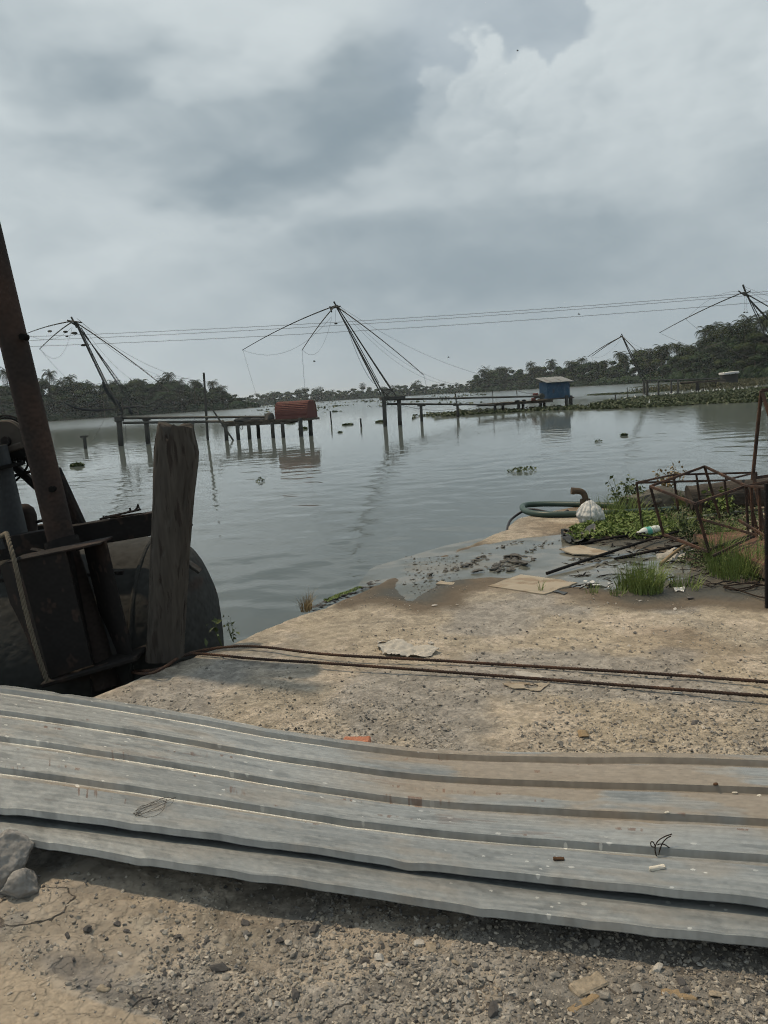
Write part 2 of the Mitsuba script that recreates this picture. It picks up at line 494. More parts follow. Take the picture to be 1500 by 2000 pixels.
# ------------------------------------------------------------------ standing muddy water
minx, miny, maxx, maxy = puddle_poly.bounds
big = puddle_poly.buffer(.26)
pv, pf = trimesh.creation.triangulate_polygon(big.simplify(.02), engine='earcut')
pv = np.column_stack([pv, np.full(len(pv), -.0135)])
obj('puddle', trimesh.Trimesh(pv, pf, process=False), 'puddle_mat', kind='structure', label='shallow grey muddy puddle on the quay', cat='puddle')
mat('puddle_mat', lambda p, n, uv: mix((.075, .082, .072), (.12, .118, .10), smoothstep(.35, .65, fbm(p.x * 3, p.y * 5, 0, 3))),
    rough=lambda p, n, uv: .10 + .22 * smoothstep(.4, .62, fbm(p.x * 2.5, p.y * 4, 2, 3)), spec=.4, bump=lambda p, n, uv: fbm(p.x * 7, p.y * 9, 0, 3), scale=.003, eps=4e-3)

# ------------------------------------------------------------------ the backwater
yr = np.concatenate([np.linspace(2.2, 4.6, 14)[:-1], 4.6 * 1.0065 ** np.arange(0, 545), np.geomspace(165, 3200, 26)])
ang = np.concatenate([np.linspace(-3.2, -.72, 16)[:-1], np.linspace(-.72, .72, 500), np.linspace(.72, 3.2, 16)[1:]])
XX = np.clip(yr[:, None] * ang[None], -2500, 2500)
YY = np.repeat(yr[:, None], len(ang), 1)
waves = np.zeros_like(XX)
g = np.random.default_rng(3)
space_y = np.gradient(yr)[:, None]
P3 = np.stack([XX, YY, 0 * XX], -1)
ruffle = .35 + 1.0 * step(.40, .66, meshkit.fbm(P3 * [.05, .028, 1] + 3, 3, 71)) + .35 * step(.5, .65, meshkit.fbm(P3 * [.22, .12, 1], 2, 72))
for k in range(46):
    lam = math.exp(g.uniform(math.log(.16), math.log(2.6)))
    th = math.radians(g.normal(78, 30))
    kx, ky = 2 * math.pi / lam * math.cos(th), 2 * math.pi / lam * math.sin(th)
    res = np.clip((lam / np.maximum(space_y * abs(math.sin(th)) + .0025 * yr[:, None] * abs(math.cos(th)), 1e-6) - 2.6) / 2, 0, 1)
    if res.max() <= 0:
        continue
    wob = 2.5 * meshkit.fbm(P3 * [.6 / lam ** .5, .5 / lam ** .5, 1] + k, 2, 80 + k % 7)
    slope = .0022 * (lam / .6) ** .15
    waves += res * slope * lam / (2 * math.pi) * np.sin(kx * XX + ky * YY + 2 * math.pi * wob + g.uniform(0, 6.28))
waves *= ruffle
obj('water', trimesh.Trimesh(np.stack([XX, YY, WATER_Z + waves], -1).reshape(-1, 3), grid_faces(len(yr), len(ang)), process=False), 'water_mat', smooth=True, kind='structure',
    label='wide grey backwater with small ripples', cat='water')
b = mikit.ply((np.array([[-2500, -40, -2.4], [2500, -40, -2.4], [2500, 3300, -2.4], [-2500, 3300, -2.4]], float), np.array([[0, 1, 2, 3]])), 'bed_mat')
scene['river_bed'] = b
labels['river_bed'] = {'kind': 'structure', 'label': 'dark mud bed under the water', 'category': 'terrain'}
flat('bed_mat', (.05, .05, .04))
mat('water_mat', (.062, .074, .070), rough=lambda p, n, uv: .03 + .15 * smoothstep(60, 190, p.y + 70 * (fbm(p.x * .02, p.y * .012, 0, 3) - .5)), spec=.26, bump=lambda p, n, uv: fbm(p.x * 5.5, p.y * 9, 0, 3), scale=.0013, eps=.012)

# ------------------------------------------------------------------ corrugated sheets lying across the quay
S1 = [(-330, 1307, 0.115, 1561, 0.191), (0, 1345, 0.115, 1593, 0.184), (300, 1391, 0.105, 1631, 0.169), (600, 1443, 0.09, 1672, 0.151), (850, 1473, 0.08, 1706, 0.141), (1100, 1480, 0.09, 1734, 0.144),
      (1300, 1481, 0.115, 1756, 0.146), (1500, 1487, 0.1, 1776, 0.148), (1900, 1506, 0.085, 1826, 0.148)]
S2 = [(-330, 1330, 0.055, 1600, 0.134), (0, 1365, 0.055, 1648, 0.134), (300, 1410, 0.055, 1697, 0.126), (600, 1460, 0.055, 1741, 0.116), (850, 1490, 0.05, 1779, 0.104), (1100, 1497, 0.05, 1812, 0.098),
      (1300, 1503, 0.055, 1834, 0.098), (1500, 1509, 0.05, 1858, 0.1), (1900, 1528, 0.05, 1914, 0.102)]
PITCH_W, N_RIB, RIB_H = .205, 4, .027


def sheet_profile(n_top=6):
    """(w, h) across the sheet from the near lip to the far lip; a corner is given twice so that it stays crisp."""
    pts = []
    for k in range(N_RIB):
        w0 = k * PITCH_W
        pts += ([(w0, 0.0), (w0 + .004, .003), (w0 + .004, .003)] if k else [(w0 + .004, .005)]) + [ (w0 + .0095, RIB_H), (w0 + .0095, RIB_H), (w0 + .012, RIB_H + .0003)]
        for t in np.linspace(0, 1, n_top)[1:-1]:
            pts.append((w0 + .012 + t * .143, RIB_H + .0012 * math.sin(math.pi * t)))
        pts += [(w0 + .155, RIB_H), (w0 + .155, RIB_H), (w0 + .159, RIB_H - .003), (w0 + .173, .003), (w0 + .178, 0.0), (w0 + .178, 0.0), (w0 + .19, -.0006)]
    w0 = N_RIB * PITCH_W
    pts += [(w0, 0.0), (w0 + .004, .004), (w0 + .004, .004), (w0 + .012, RIB_H), (w0 + .012, RIB_H), (w0 + .05, RIB_H + .001), (w0 + .05, RIB_H + .001), (w0 + .058, RIB_H - .006)]
    return np.array(pts)


def make_sheet(stations, seed, dents, n_long=420):
    st = np.array(stations, float)
    F = np.array([on_plane(u, a, z) for u, a, z, _, _ in stations])
    N = np.array([on_plane(u, b, z - .012) for u, _, _, b, z in stations])
    from scipy.interpolate import PchipInterpolator as PI
    k = np.linspace(0, 1, len(st))
    s = np.linspace(0, 1, n_long)
    f, n = PI(k, F)(s), PI(k, N)(s)
    prof = sheet_profile()
    total = prof[-1, 0]
    L = np.concatenate([[0], np.cumsum(np.linalg.norm(np.diff(n, axis=0), axis=1))])
    across = prof[:, 0] / total
    P = n[:, None] * (1 - across[None, :, None]) + f[:, None] * across[None, :, None]
    h = np.repeat(prof[None, :, 1], n_long, 0)
    g = np.stack([np.repeat(L[:, None], len(prof), 1), np.repeat(prof[None, :, 0], n_long, 0), 0 * h + seed], -1)
    wav = .007 * (meshkit.fbm(g * [.8, 2.0, 1], 3, 5) - .5) + .0035 * (meshkit.fbm(g * [6, 9, 1], 3, 6) - .5)
    edge = np.exp(-g[..., 1] / .03) + .7 * np.exp(-(total - g[..., 1]) / .03)
    wav += edge * (.008 * (meshkit.fbm(g * [1.6, 0, 1] + 3, 2, 7) - .5) + .004 * (meshkit.fbm(g * [9, 0, 1] + 8, 2, 8) - .5))
    P[..., 1] += edge * .012 * (meshkit.fbm(g * [4, 0, 1] + 13, 3, 9) - .5)
    for (l0, w0, r, d) in dents:
        wav -= d * np.exp(-((g[..., 0] - l0) / r) ** 2 - ((g[..., 1] - w0) / (r * .7)) ** 2)
    P[..., 2] += h + wav
    uv = np.stack([g[..., 0], g[..., 1]], -1)
    top = P.reshape(-1, 3)
    bot = top - [0, 0, .0014]
    R, C = n_long, len(prof)
    fa = grid_faces(R, C)
    idx = np.arange(R * C).reshape(R, C)
    loop = np.concatenate([idx[0, :-1], idx[:-1, -1], idx[-1, :0:-1], idx[:0:-1, 0]])
    nxt = np.roll(loop, -1); o = R * C
    rim = np.vstack([np.stack([loop, loop + o, nxt + o], 1), np.stack([loop, nxt + o, nxt], 1)])
    faces = np.vstack([fa[:, ::-1], fa + o, rim])
    m = trimesh.Trimesh(np.vstack([top, bot]), faces, process=False)
    if m.face_normals[0][2] < 0:
        m.faces = m.faces[:, ::-1]
    return m, np.vstack([uv.reshape(-1, 2)] * 2), P, g


def metal_parts(uv):
    l, w = uv.x, uv.y
    streak = fbm(l * 3.0, w * 130, 3, 3)
    blot = fbm(l * 5, w * 16, 1, 4)
    rib = w / PITCH_W - dr.floor(w / PITCH_W)
    return l, w, streak, blot, rib


def metal_dust(l, w, blot, rib):
    d = smoothstep(.50, .78, blot) * .4
    pos = smoothstep(1.9, 2.6, l) * smoothstep(.26, .52, w) * smoothstep(4.4, 3.6, l)
    d = d + pos * smoothstep(.26, .50, fbm(l * 3, w * 9, 7, 4)) * 1.5
    d = d + smoothstep(.72, .95, rib) * .6 * smoothstep(.35, .6, fbm(l * 8, w * 9, 5, 2))
    return dr.clip(d, 0, 1)


def metal_color(p, n, uv):
    l, w, streak, blot, rib = metal_parts(uv)
    c = mix((.225, .242, .245), (.32, .34, .34), smoothstep(.25, .75, .55 * streak + .45 * fbm(l * 1.3, w * 7, 9, 3)))
    c = mix(c, (.15, .165, .17), smoothstep(.58, .75, fbm(l * 9, w * 28, 12, 4)) * .55)
    c = mix(c, (.20, .165, .125), metal_dust(l, w, blot, rib) * .75)
    c = c * (.82 + .36 * fbm(l * 60, w * 90, 2, 3))
    sx, sy = l * 22, w * 34                                          # splashes of old paint
    d1, d2, r = voronoi(sx, sy)
    spot = smoothstep(.16, .10, d1 / (.35 + 1.1 * cell_hash(r))) * smoothstep(.80, .86, r) * smoothstep(.5, .62, fbm(l * 1.4 + 4, w * 3, 4, 2))
    c = mix(c, (.55, .56, .54), spot * .8)
    rust = smoothstep(.66, .74, fbm(l * 7 + 9, w * 60, 6, 3)) * smoothstep(.80, .86, noise(l * 3.2, w * 14, 5))
    streak_r = smoothstep(.84, .89, noise(l * 7, w * 26, 5)) * smoothstep(.55, .75, fbm(l * 90, w * 14, 6, 2))
    return mix(c, (.13, .06, .032), dr.maximum(rust * .25, streak_r * .6))


def cell_hash(r):
    return r * 7.13 - dr.floor(r * 7.13)


def metal_rough(p, n, uv):
    l, w, streak, blot, rib = metal_parts(uv)
    return .42 + .2 * streak + .3 * metal_dust(l, w, blot, rib)


mat('sheet_mat', metal_color, rough=metal_rough, metal=lambda p, n, uv: .55 - .5 * metal_dust(*[metal_parts(uv)[i] for i in (0, 1, 3, 4)]), spec=.4,
    bump=lambda p, n, uv: fbm(uv.x * 30, uv.y * 60, 0, 3), scale=.0012, eps=2e-3)
g2 = np.random.default_rng(12)
for st, seed, lab in ((S2, 3.0, 'lower grey corrugated metal sheet whose dented lip juts out towards the gravel'), (S1, 1.0, 'upper grey corrugated metal sheet lying on another across the quay')):
    dents = [(g2.uniform(.3, 4), g2.choice([.01, .03, .19, .37, .55, .87]), g2.uniform(.015, .05), g2.uniform(.002, .007)) for _ in range(46)]
    m, uv, P_sheet, G_sheet = make_sheet(st, seed, dents)
    obj('metal_sheet', m, 'sheet_mat', smooth=True, uv=uv, label=lab, cat='metal sheet', group='corrugated metal sheets')


def sheet_point(u, v):
    """The point of the upper sheet seen at u, v: (position)."""
    d = ray(u, v)
    q = (P_sheet - EYE).reshape(-1, 3)
    t = q[:, 1]
    off = np.linalg.norm(q - t[:, None] * d, axis=1)
    return P_sheet.reshape(-1, 3)[np.argmin(off)]


# wire tie, cigarette-sized chips and grit on the sheets
flat('wire_mat', (.035, .028, .024))
flat('thin_wire_mat', (.10, .09, .08))
p0 = sheet_point(1283, 1668)
mb = MB()
for pts in ([(0, 0, -.01), (-.006, 0, .03), (.012, .004, .052), (.05, .01, .062)], [(0, 0, .035), (.03, .0, .03), (.055, -.01, -.004)], [(.004, 0, .0), (.02, .004, .04), (.047, .01, .055)],
            [(-.006, 0, .03), (-.016, .004, .045), (-.02, 0, .036), (-.008, -.003, .031)]):
    q = np.array(pts) + p0
    from scipy.interpolate import CubicSpline
    mb.tube(CubicSpline(np.linspace(0, 1, len(q)), q)(np.linspace(0, 1, 14)), .0018, 5)
obj('tie_wire', mb, 'wire_mat', label='dark twisted wire tie poking up through the right part of the sheet', cat='wire')
p1 = sheet_point(300, 1575)
mb = MB()
g3 = np.random.default_rng(4)
for k in range(3):
    a = np.linspace(0, 2 * math.pi * (1.1 + .3 * k), 40)
    r = .05 * (1 + .35 * np.sin(a * 1.7 + k * 2))
    q = np.stack([p1[0] + r * 1.2 * np.cos(a + k), p1[1] + r * .9 * np.sin(a + k * 2), p1[2] + .008 + .006 * np.sin(a * 2.3 + k)], 1)
    mb.tube(q, .0009, 4)
obj('thin_wire', mb, 'thin_wire_mat', label='tangled loop of thin wire lying on the left part of the metal sheet', cat='wire')
flat('chip_brown', (.09, .055, .035)); flat('chip_pale', (.55, .52, .45))
for (u, v, l, w, h, m, lab) in ((1092, 1676, .034, .012, .010, 'chip_brown', 'small brown bark chip lying on the metal sheet'), (1286, 1693, .050, .013, .012, 'chip_pale', 'pale crumbling stick lying on the metal sheet below the wire tie'),
                                (1050, 1664, .012, .009, .007, 'chip_brown', 'tiny brown crumb on the metal sheet left of the wire tie'), (1399, 1530, .016, .011, .009, 'chip_brown', 'small dark crumb near the far lip of the sheet'),
                                (1435, 1546, .020, .009, .006, 'chip_pale', 'white flake near the far lip of the metal sheet'), (1480, 1556, .016, .010, .006, 'chip_pale', 'white flake at the right edge of the metal sheet'),
                                (1305, 1584, .018, .008, .006, 'chip_pale', 'pale flake in the dusty part of the metal sheet')):
    q = sheet_point(u, v)
    m_ = roughen(resolve(rounded_box((l, w, h), .003), .006), .003, 120, int(u))
    m_.apply_transform(trimesh.transformations.rotation_matrix(math.radians(-6 + (u % 7) * 3), [0, 0, 1])); m_.apply_translation(q + [0, 0, h * .4])
    obj('flake', m_, m, smooth=35, label=lab, cat='flake')

# ------------------------------------------------------------------ gravel, stones and rubble in front
def stone_variant(seed, sub=1):
    g = np.random.default_rng(seed)
    m = trimesh.creation.icosphere(subdivisions=sub) if sub >= 0 else trimesh.Trimesh([[1, 0, 0], [-1, 0, 0], [0, 1, 0], [0, -1, 0], [0, 0, 1], [0, 0, -1]], [[0, 2, 4], [2, 1, 4], [1, 3, 4], [3, 0, 4], [2, 0, 5], [1, 2, 5], [3, 1, 5], [0, 3, 5]], process=False)
    v = np.array(m.vertices) if sub >= 0 else np.array(m.vertices) * g.uniform(.7, 1.25, (6, 1)) + g.normal(0, .22, (6, 3))
    for _ in range(11 if sub >= 0 else 0):
        n = g.normal(size=3); n /= np.linalg.norm(n); h = g.uniform(.38, .78); k = v @ n
        v = v - np.outer(np.clip(k - h, 0, None), n)
    v = v * (1 + .18 * (meshkit.noise(v * 2.1 + seed, seed) - .5))[:, None]
    return v * [1, g.uniform(.65, .95), g.uniform(.45, .75)], np.array(m.faces)


VARS = [stone_variant(s, 1) for s in range(24)]
SMALL = [stone_variant(100 + s, -1) for s in range(24)]


def under_sheet(x, y):
    return False


def scatter(n, xy, size, variants, tone, seed, sink=.25):
    g = np.random.default_rng(seed)
    x, y = xy
    z = ground_z(x, y)
    vs, fs, cs, at_ = [], [], [], 0
    k = g.integers(0, len(variants), len(x)); a = g.uniform(0, 2 * math.pi, len(x))
    tilt = g.normal(0, .35, len(x))
    for i in range(len(x)):
        v, f = variants[k[i]]
        ca, sa, ct, st = math.cos(a[i]), math.sin(a[i]), math.cos(tilt[i]), math.sin(tilt[i])
        w = v * size[i]
        w = np.stack([w[:, 0] * ct + w[:, 2] * st, w[:, 1], -w[:, 0] * st + w[:, 2] * ct], 1)
        w = np.stack([w[:, 0] * ca - w[:, 1] * sa + x[i], w[:, 0] * sa + w[:, 1] * ca + y[i], w[:, 2] + z[i] + size[i] * (.55 - sink)], 1)
        vs.append(w); fs.append(f + at_); cs.append(np.repeat(tone[i][None], len(v), 0)); at_ += len(v)
    return trimesh.Trimesh(np.vstack(vs), np.vstack(fs), process=False), np.vstack(cs)


def stone_tones(n, g, dark=.10):
    base = .86 * np.array([[.30, .275, .235], [.33, .30, .25], [.22, .21, .19], [.40, .37, .32], [.17, .165, .155]])[g.integers(0, 5, n)] * g.uniform(.75, 1.2, (n, 1))
    d = g.uniform(size=n) < dark
    base[d] = np.array([.075, .072, .07]) * g.uniform(.7, 1.4, (d.sum(), 1))
    return base


scene['gravel_mat'] = two({'type': 'principled', 'base_color': {'type': 'mesh_attribute', 'name': 'vertex_color'}, 'roughness': .95, 'specular': .2})
g = np.random.default_rng(21)


def gravel_density(x, y):
    p = np.stack([x, y, 0 * x], -1)
    f = meshkit.fbm(p * 2.2, 4, 51)
    d = step(.40, .62, f + .30 * step(-.25, .45, x) - .05) * (y < 2.35)                  # the loose heap at the lower right
    d = np.maximum(d, .9 * step(.46, .62, f) * step(-.3, -.9, x) * (y < 2.5))
    d = np.maximum(d, step(.48, .60, f + .20 * step(3.75, 3.1, y) + .06 * step(-.2, .6, -x)) * (y > 2.6) * step(4.9, 3.4, y))
    d = np.maximum(d, np.where(y < 2.6, .16, .30 * step(7.2, 4.5, y) * step(.35, .55, meshkit.fbm(p * 1.7 + 4, 3, 77))))
    s = (np.stack([x, y], -1) - SLAB_A) @ slab_n
    return np.where((s < -.01) & (x < -.3) & (y < 2.2), .02, d)


def sample(n, y0, y1, seed):
    g = np.random.default_rng(seed)
    y = y0 + (y1 - y0) * g.uniform(size=n) ** 1.35
    x = g.uniform(-.70, .70, n) * (y + .3)
    keep = (g.uniform(size=n) < gravel_density(x, y)) & (x > edge_x(y) + .12)
    return x[keep], y[keep]


x, y = sample(66000, 1.35, 3.0, 22)
keep = y < 2.45
x, y = x[keep], y[keep]
size = np.clip(np.random.default_rng(1).lognormal(math.log(.0036), .42, len(x)), .002, .0085)
ms, cs = scatter(len(x), (x, y), size, SMALL, stone_tones(len(x), g, .07), 2)
x2, y2 = sample(58000, 2.75, 7.0, 23)
size2 = np.clip(np.random.default_rng(2).lognormal(math.log(.0050), .48, len(x2)), .003, .014)
ms2, cs2 = scatter(len(x2), (x2, y2), size2, SMALL, stone_tones(len(x2), g, .06), 3)
x3, y3 = sample(6500, 1.35, 2.5, 24)
size3 = np.clip(np.random.default_rng(3).lognormal(math.log(.0085), .25, len(x3)), .006, .013)
ms3, cs3 = scatter(len(x3), (x3, y3), size3, VARS, stone_tones(len(x3), g, .10), 4)
allm = trimesh.util.concatenate([ms, ms2, ms3])
obj('gravel', allm, 'gravel_mat', kind='stuff', color=np.vstack([cs, cs2, cs3]), label='grey and tan loose gravel on the quay', cat='gravel')

# the stones one can pick out singly
for nm, c in (('stone_grey', (.20, .19, .17)), ('stone_dark', (.075, .072, .07)), ('stone_tan', (.25, .215, .165)), ('stone_pale', (.36, .345, .315))):
    mat(nm, (lambda c: (lambda p, n, uv: mi.Color3f(*c) * (.6 + .8 * fbm(p.x * 90, p.y * 90, p.z * 90, 4))))(c), rough=.92, spec=.25)
PLY = {}
STONES = [stone_variant(200 + s, 2) for s in range(8)]
for k, (v, f) in enumerate(STONES):
    PLY[k] = mikit.ply(trimesh.Trimesh(v, f, process=False), None, smooth=14)


def place_stone(x, y, r, m, lab, group, k):
    e = PLY[k % 8]
    z = float(ground_z(x, y))
    obj('stone', e, m, to_world=T().translate([float(x), float(y), z + r * .30]).rotate([0, 0, 1], float((k * 73) % 360)).rotate([1, .3, 0], float((k * 31) % 40 - 20)).scale(float(r)),
        label=lab, cat='stone', group=group)


DARK = [(347, 1829, 14, 'dark angular stone on the bare slab, middle of three close together'), (229, 1803, 11, 'black stone on the bare concrete below the lip of the lower sheet'), (247, 1820, 9, 'small dark stone just below another on bare concrete'),
        (172, 1815, 12, 'dark stone beside a worn tan patch on the left'), (133, 1834, 10, 'dark pebble left of the worn tan patch'), (430, 1887, 20, 'dark flat stone lying alone in the middle of the bare concrete'),
        (577, 1944, 14, 'round black stone near the bottom edge left of centre'), (545, 1838, 12, 'dark pointed stone on bare concrete right of centre'), (592, 1861, 8, 'small dark stone right of the pointed stone'),
        (469, 1886, 8, 'small dark pebble right of the flat dark stone'), (711, 1873, 13, 'round dark stone at the left edge of the gravel heap'), (740, 1872, 14, 'pale grey stone next to a round dark one'),
        (742, 1911, 11, 'dark stone at the left edge of the gravel heap, below two others'), (615, 1817, 14, 'dark stone in the shade of the sheet lip'), (477, 1798, 13, 'brown black stone lying in the shade edge')]
for k, (u, v, r, lab) in enumerate(DARK):
    q = on_plane(u, v, .012)
    place_stone(q[0], q[1], r / FOCAL * 2.15 * 1.0, 'stone_pale' if 'pale' in lab else 'stone_dark', lab, 'stones that stand out on the bare concrete', k)
MORE = [(816, 1842, 16, 'stone_pale'), (842, 1853, 18, 'stone_tan'), (965, 1975, 18, 'stone_dark'), (1010, 1866, 12, 'stone_grey'), (1180, 1950, 16, 'stone_grey'), (1285, 1897, 14, 'stone_pale'), (1085, 1905, 14, 'stone_grey'),
        (1160, 1843, 18, 'stone_grey'), (1330, 1920, 14, 'stone_dark'), (1400, 1945, 16, 'stone_tan'), (1240, 1935, 16, 'stone_grey')]
x4, y4 = sample(16000, 1.5, 2.15, 25)
g5 = np.random.default_rng(6)
n_big = 235
MORE_LABELS = ['pale stone where the shade of the sheet meets the gravel, left of a tan one', 'tan stone at the shade edge beside a pale one', 'dark stone near the bottom edge in the middle of the gravel', 'grey stone in the gravel left of the tan shard',
               'grey stone in the gravel below the tan shard', 'pale stone in the gravel right of the tan shard', 'grey stone in the gravel left of the tan shard and below it', 'grey stone in the shade under the sheet lip', 'dark stone in the gravel at the lower right',
               'tan stone near the lower right corner', 'grey stone right of the dry pale leaf']
for (u, v, r, m), lab in zip(MORE, MORE_LABELS):
    q = on_plane(u, v, .01)
    place_stone(q[0], q[1], r / FOCAL * 2.1, m, lab, None, u)
for i in range(n_big):
    place_stone(x4[i], y4[i], float(np.clip(g5.lognormal(math.log(.0105), .22), .008, .018)), ('stone_grey', 'stone_tan', 'stone_pale', 'stone_grey', 'stone_dark')[int(g5.integers(0, 5))],
                'small broken stone in the loose gravel in front of the sheets', 'small stones of the loose gravel', i * 7 + 3)

# flat slab shards in the gravel
for (u, v, l, w, h, a, lab) in ((812, 1947 - 0, .0, 0, 0, 0, ''), (1150, 1928, .10, .05, .012, 24, 'tan flat shard of stone half buried in the gravel heap'), (1325, 1947, .09, .03, .008, -12, 'brown leathery leaf scrap lying in the gravel heap'),
                                (1140, 1963, .10, .022, .006, 30, 'dry pale leaf lying in the gravel below the tan shard'), (205, 1947, .04, .018, .012, -20, 'pale chip of stone on the bare slab at the lower left')):
    if l:
        q = on_plane(u, v, .0)
        m_ = roughen(resolve(rounded_box((l, w, h), .004), .008), .006, 60, u)
        m_.apply_transform(trimesh.transformations.rotation_matrix(math.radians(a), [0, 0, 1])); m_.apply_translation([q[0], q[1], float(ground_z(q[0], q[1])) + h * .1])
        obj('shard', m_, 'stone_tan' if 'leaf' not in lab else 'leaf_dry', smooth=35, label=lab, cat='shard' if 'leaf' not in lab else 'leaf')
flat('leaf_dry', (.25, .19, .12))

# two broken lumps of concrete that prop the sheet at the left
mat('lump_mat', lambda p, n, uv: mix((.17, .165, .155), (.26, .25, .235), fbm(p.x * 9, p.y * 9, p.z * 9, 4)) * (.65 + .6 * fbm(p.x * 70, p.y * 70, p.z * 70, 3)), rough=.95, spec=.2,
    bump=lambda p, n, uv: fbm(p.x * 80, p.y * 80, p.z * 80, 4), scale=.006)
c = on_plane(38, 1760, .0)
m = roughen(roughen(resolve(rock(.078, 31, (1.0, .75, .9), 3, .35, 12), .009), .012, 16, 3), .005, 70, 5)
m.apply_transform(trimesh.transformations.rotation_matrix(.35, [0, 1, 0])); m.apply_translation([c[0] - .0, c[1] + .02, .045])
obj('concrete_lump', m, 'lump_mat', smooth=40, label='broken grey lump of concrete leaning in front of a bigger one at the left edge', cat='concrete lump')
c = on_plane(-5, 1720, .06)
m = roughen(roughen(resolve(rock(.118, 33, (.9, .7, .98), 3, .35, 12), .010), .016, 14, 4), .006, 70, 6)
m.apply_translation([c[0], c[1] + .06, .085])
obj('concrete_lump', m, 'lump_mat', smooth=40, label='bigger broken lump of concrete under the left end of the sheets', cat='concrete lump')

# half of a brick peeping over the far lip
mat('brick_mat', lambda p, n, uv: mix((.26, .10, .06), (.36, .17, .11), fbm(p.x * 30, p.y * 30, p.z * 30, 4)), rough=.95, spec=.2, bump=lambda p, n, uv: fbm(p.x * 120, p.y * 120, p.z * 120, 3), scale=.003)
c = on_plane(695, 1450, .05)
m = roughen(resolve(rounded_box((.125, .10, .055), .006), .01), .004, 45, 2)
m.apply_transform(trimesh.transformations.rotation_matrix(-.12, [0, 0, 1])); m.apply_translation([c[0], c[1] + .02, .022])
obj('brick', m, 'brick_mat', smooth=40, label='broken red brick lying behind the far lip of the upper sheet', cat='brick')

# ------------------------------------------------------------------ the moored dredging pontoon on the left
def rust(name, dark=(.010, .009, .009), warm=(.028, .017, .013), k=.5, s=1.0, rough=.85):
    mat(name, lambda p, n, uv: mix(mix(dark, warm, smoothstep(.62 - k * .35, .80 - k * .25, fbm(p.x * 3.4 * s, p.y * 3.4 * s, p.z * 2.1 * s, 4))), (.040, .024, .018),
                                   smoothstep(.62, .74, fbm(p.x * 17 * s, p.y * 17 * s, p.z * 11 * s, 3)) * .6) * (.6 + .8 * fbm(p.x * 60 * s, p.y * 60 * s, p.z * 60 * s, 3)),
        rough=rough, metal=.1, spec=.3, bump=lambda p, n, uv: fbm(p.x * 55, p.y * 55, p.z * 55, 4), scale=.003)
    return name


rust('rust_dark', k=.2); rust('rust_brown', (.024, .018, .016), (.045, .028, .022), .5); rust('rust_bar', (.035, .024, .020), (.075, .042, .028), .6, 3)
mat('tank_mat', lambda p, n, uv: mix(mix((.016, .018, .018), (.040, .041, .039), fbm(p.x * 2.4, p.y * 2.4, p.z * 2.4, 4)), (.035, .02, .015), smoothstep(.56, .70, fbm(p.x * 2 + 3, p.y * 2, p.z * 3, 4)) * .7)
    * (.55 + .9 * fbm(p.x * 26, p.y * 26, p.z * 26, 4)), rough=.9, spec=.25, bump=lambda p, n, uv: fbm(p.x * 24, p.y * 24, p.z * 24, 5), scale=.012)
mat('grey_paint', lambda p, n, uv: mix((.012, .015, .018), (.024, .028, .031), fbm(p.x * 5, p.y * 5, p.z * 2, 4)) * (.7 + .6 * fbm(p.x * 40, p.y * 40, p.z * 40, 3)), rough=.6, spec=.4)
mat('sheave_mat', lambda p, n, uv: mix((.035, .03, .027), (.07, .06, .05), fbm(p.x * 14, p.y * 14, p.z * 14, 4)), rough=.8, spec=.3)
rig = thing('dredging_pontoon', 'rusty dredging pontoon with leaning pipe mast moored at the quay edge', 'pontoon')
# float: a long riveted drum with a dished end
ty, tz, tr, tx = 5.62, -.17, .84, -1.68
rings, n_r = [], 56
a = np.arange(n_r) * 2 * np.pi / n_r
xs = list(np.linspace(-6.5, tx, 40)) + [tx + .36 * math.sin(t) for t in np.linspace(.06, math.pi / 2 - .03, 16)]
for xk in xs:
    r = tr if xk <= tx else tr * math.sqrt(max(1 - ((xk - tx) / .36) ** 2, 1e-4)) ** .9
    rings.append(np.stack([np.full(n_r, xk), ty + r * np.cos(a), tz + r * np.sin(a)], 1))
m = loft(rings); m.fix_normals()
m = roughen(m, .012, 3.0, 8)
obj('float_tank', m, 'tank_mat', rig, smooth=45)
for xk in (tx - .02, -3.1, -4.7):
    q = np.stack([np.full(41, xk), ty + (tr + .006) * np.cos(np.linspace(0, 2 * np.pi, 41)), tz + (tr + .006) * np.sin(np.linspace(0, 2 * np.pi, 41))], 1)
    obj('weld_seam', MB().tube(q, .014, 6, cap=False), 'tank_mat', rig, smooth=50)
p = at(376, 1098, 5.35)
m = roughen(resolve(rounded_box((.13, .10, .02), .004), .02), .006, 25, 5)
m.apply_transform(trimesh.transformations.rotation_matrix(.72, [0, 1, 0])); m.apply_translation(p + [0, 0, -.03])
obj('lifting_lug', m, 'tank_mat', rig, smooth=35)


def plate(px, y0, y1=None, t=.012):
    """A steel plate with the given outline, its points at distances y (a number or one per point), t thick away from the viewer."""
    ys_ = np.broadcast_to(y0, (len(px),))
    f = np.array([at(u, v, y) for (u, v), y in zip(px, ys_)])
    b = f + [0, t, 0]
    n = len(px); v = np.vstack([f, b]); i = np.arange(n); j = (i + 1) % n
    tri = np.array([[0, k, k + 1] for k in range(1, n - 1)])
    faces = np.vstack([tri, tri[:, ::-1] + n, np.stack([i, j, j + n], 1), np.stack([i, j + n, i + n], 1)])
    m = trimesh.Trimesh(v, faces, process=False); m.fix_normals()
    return m


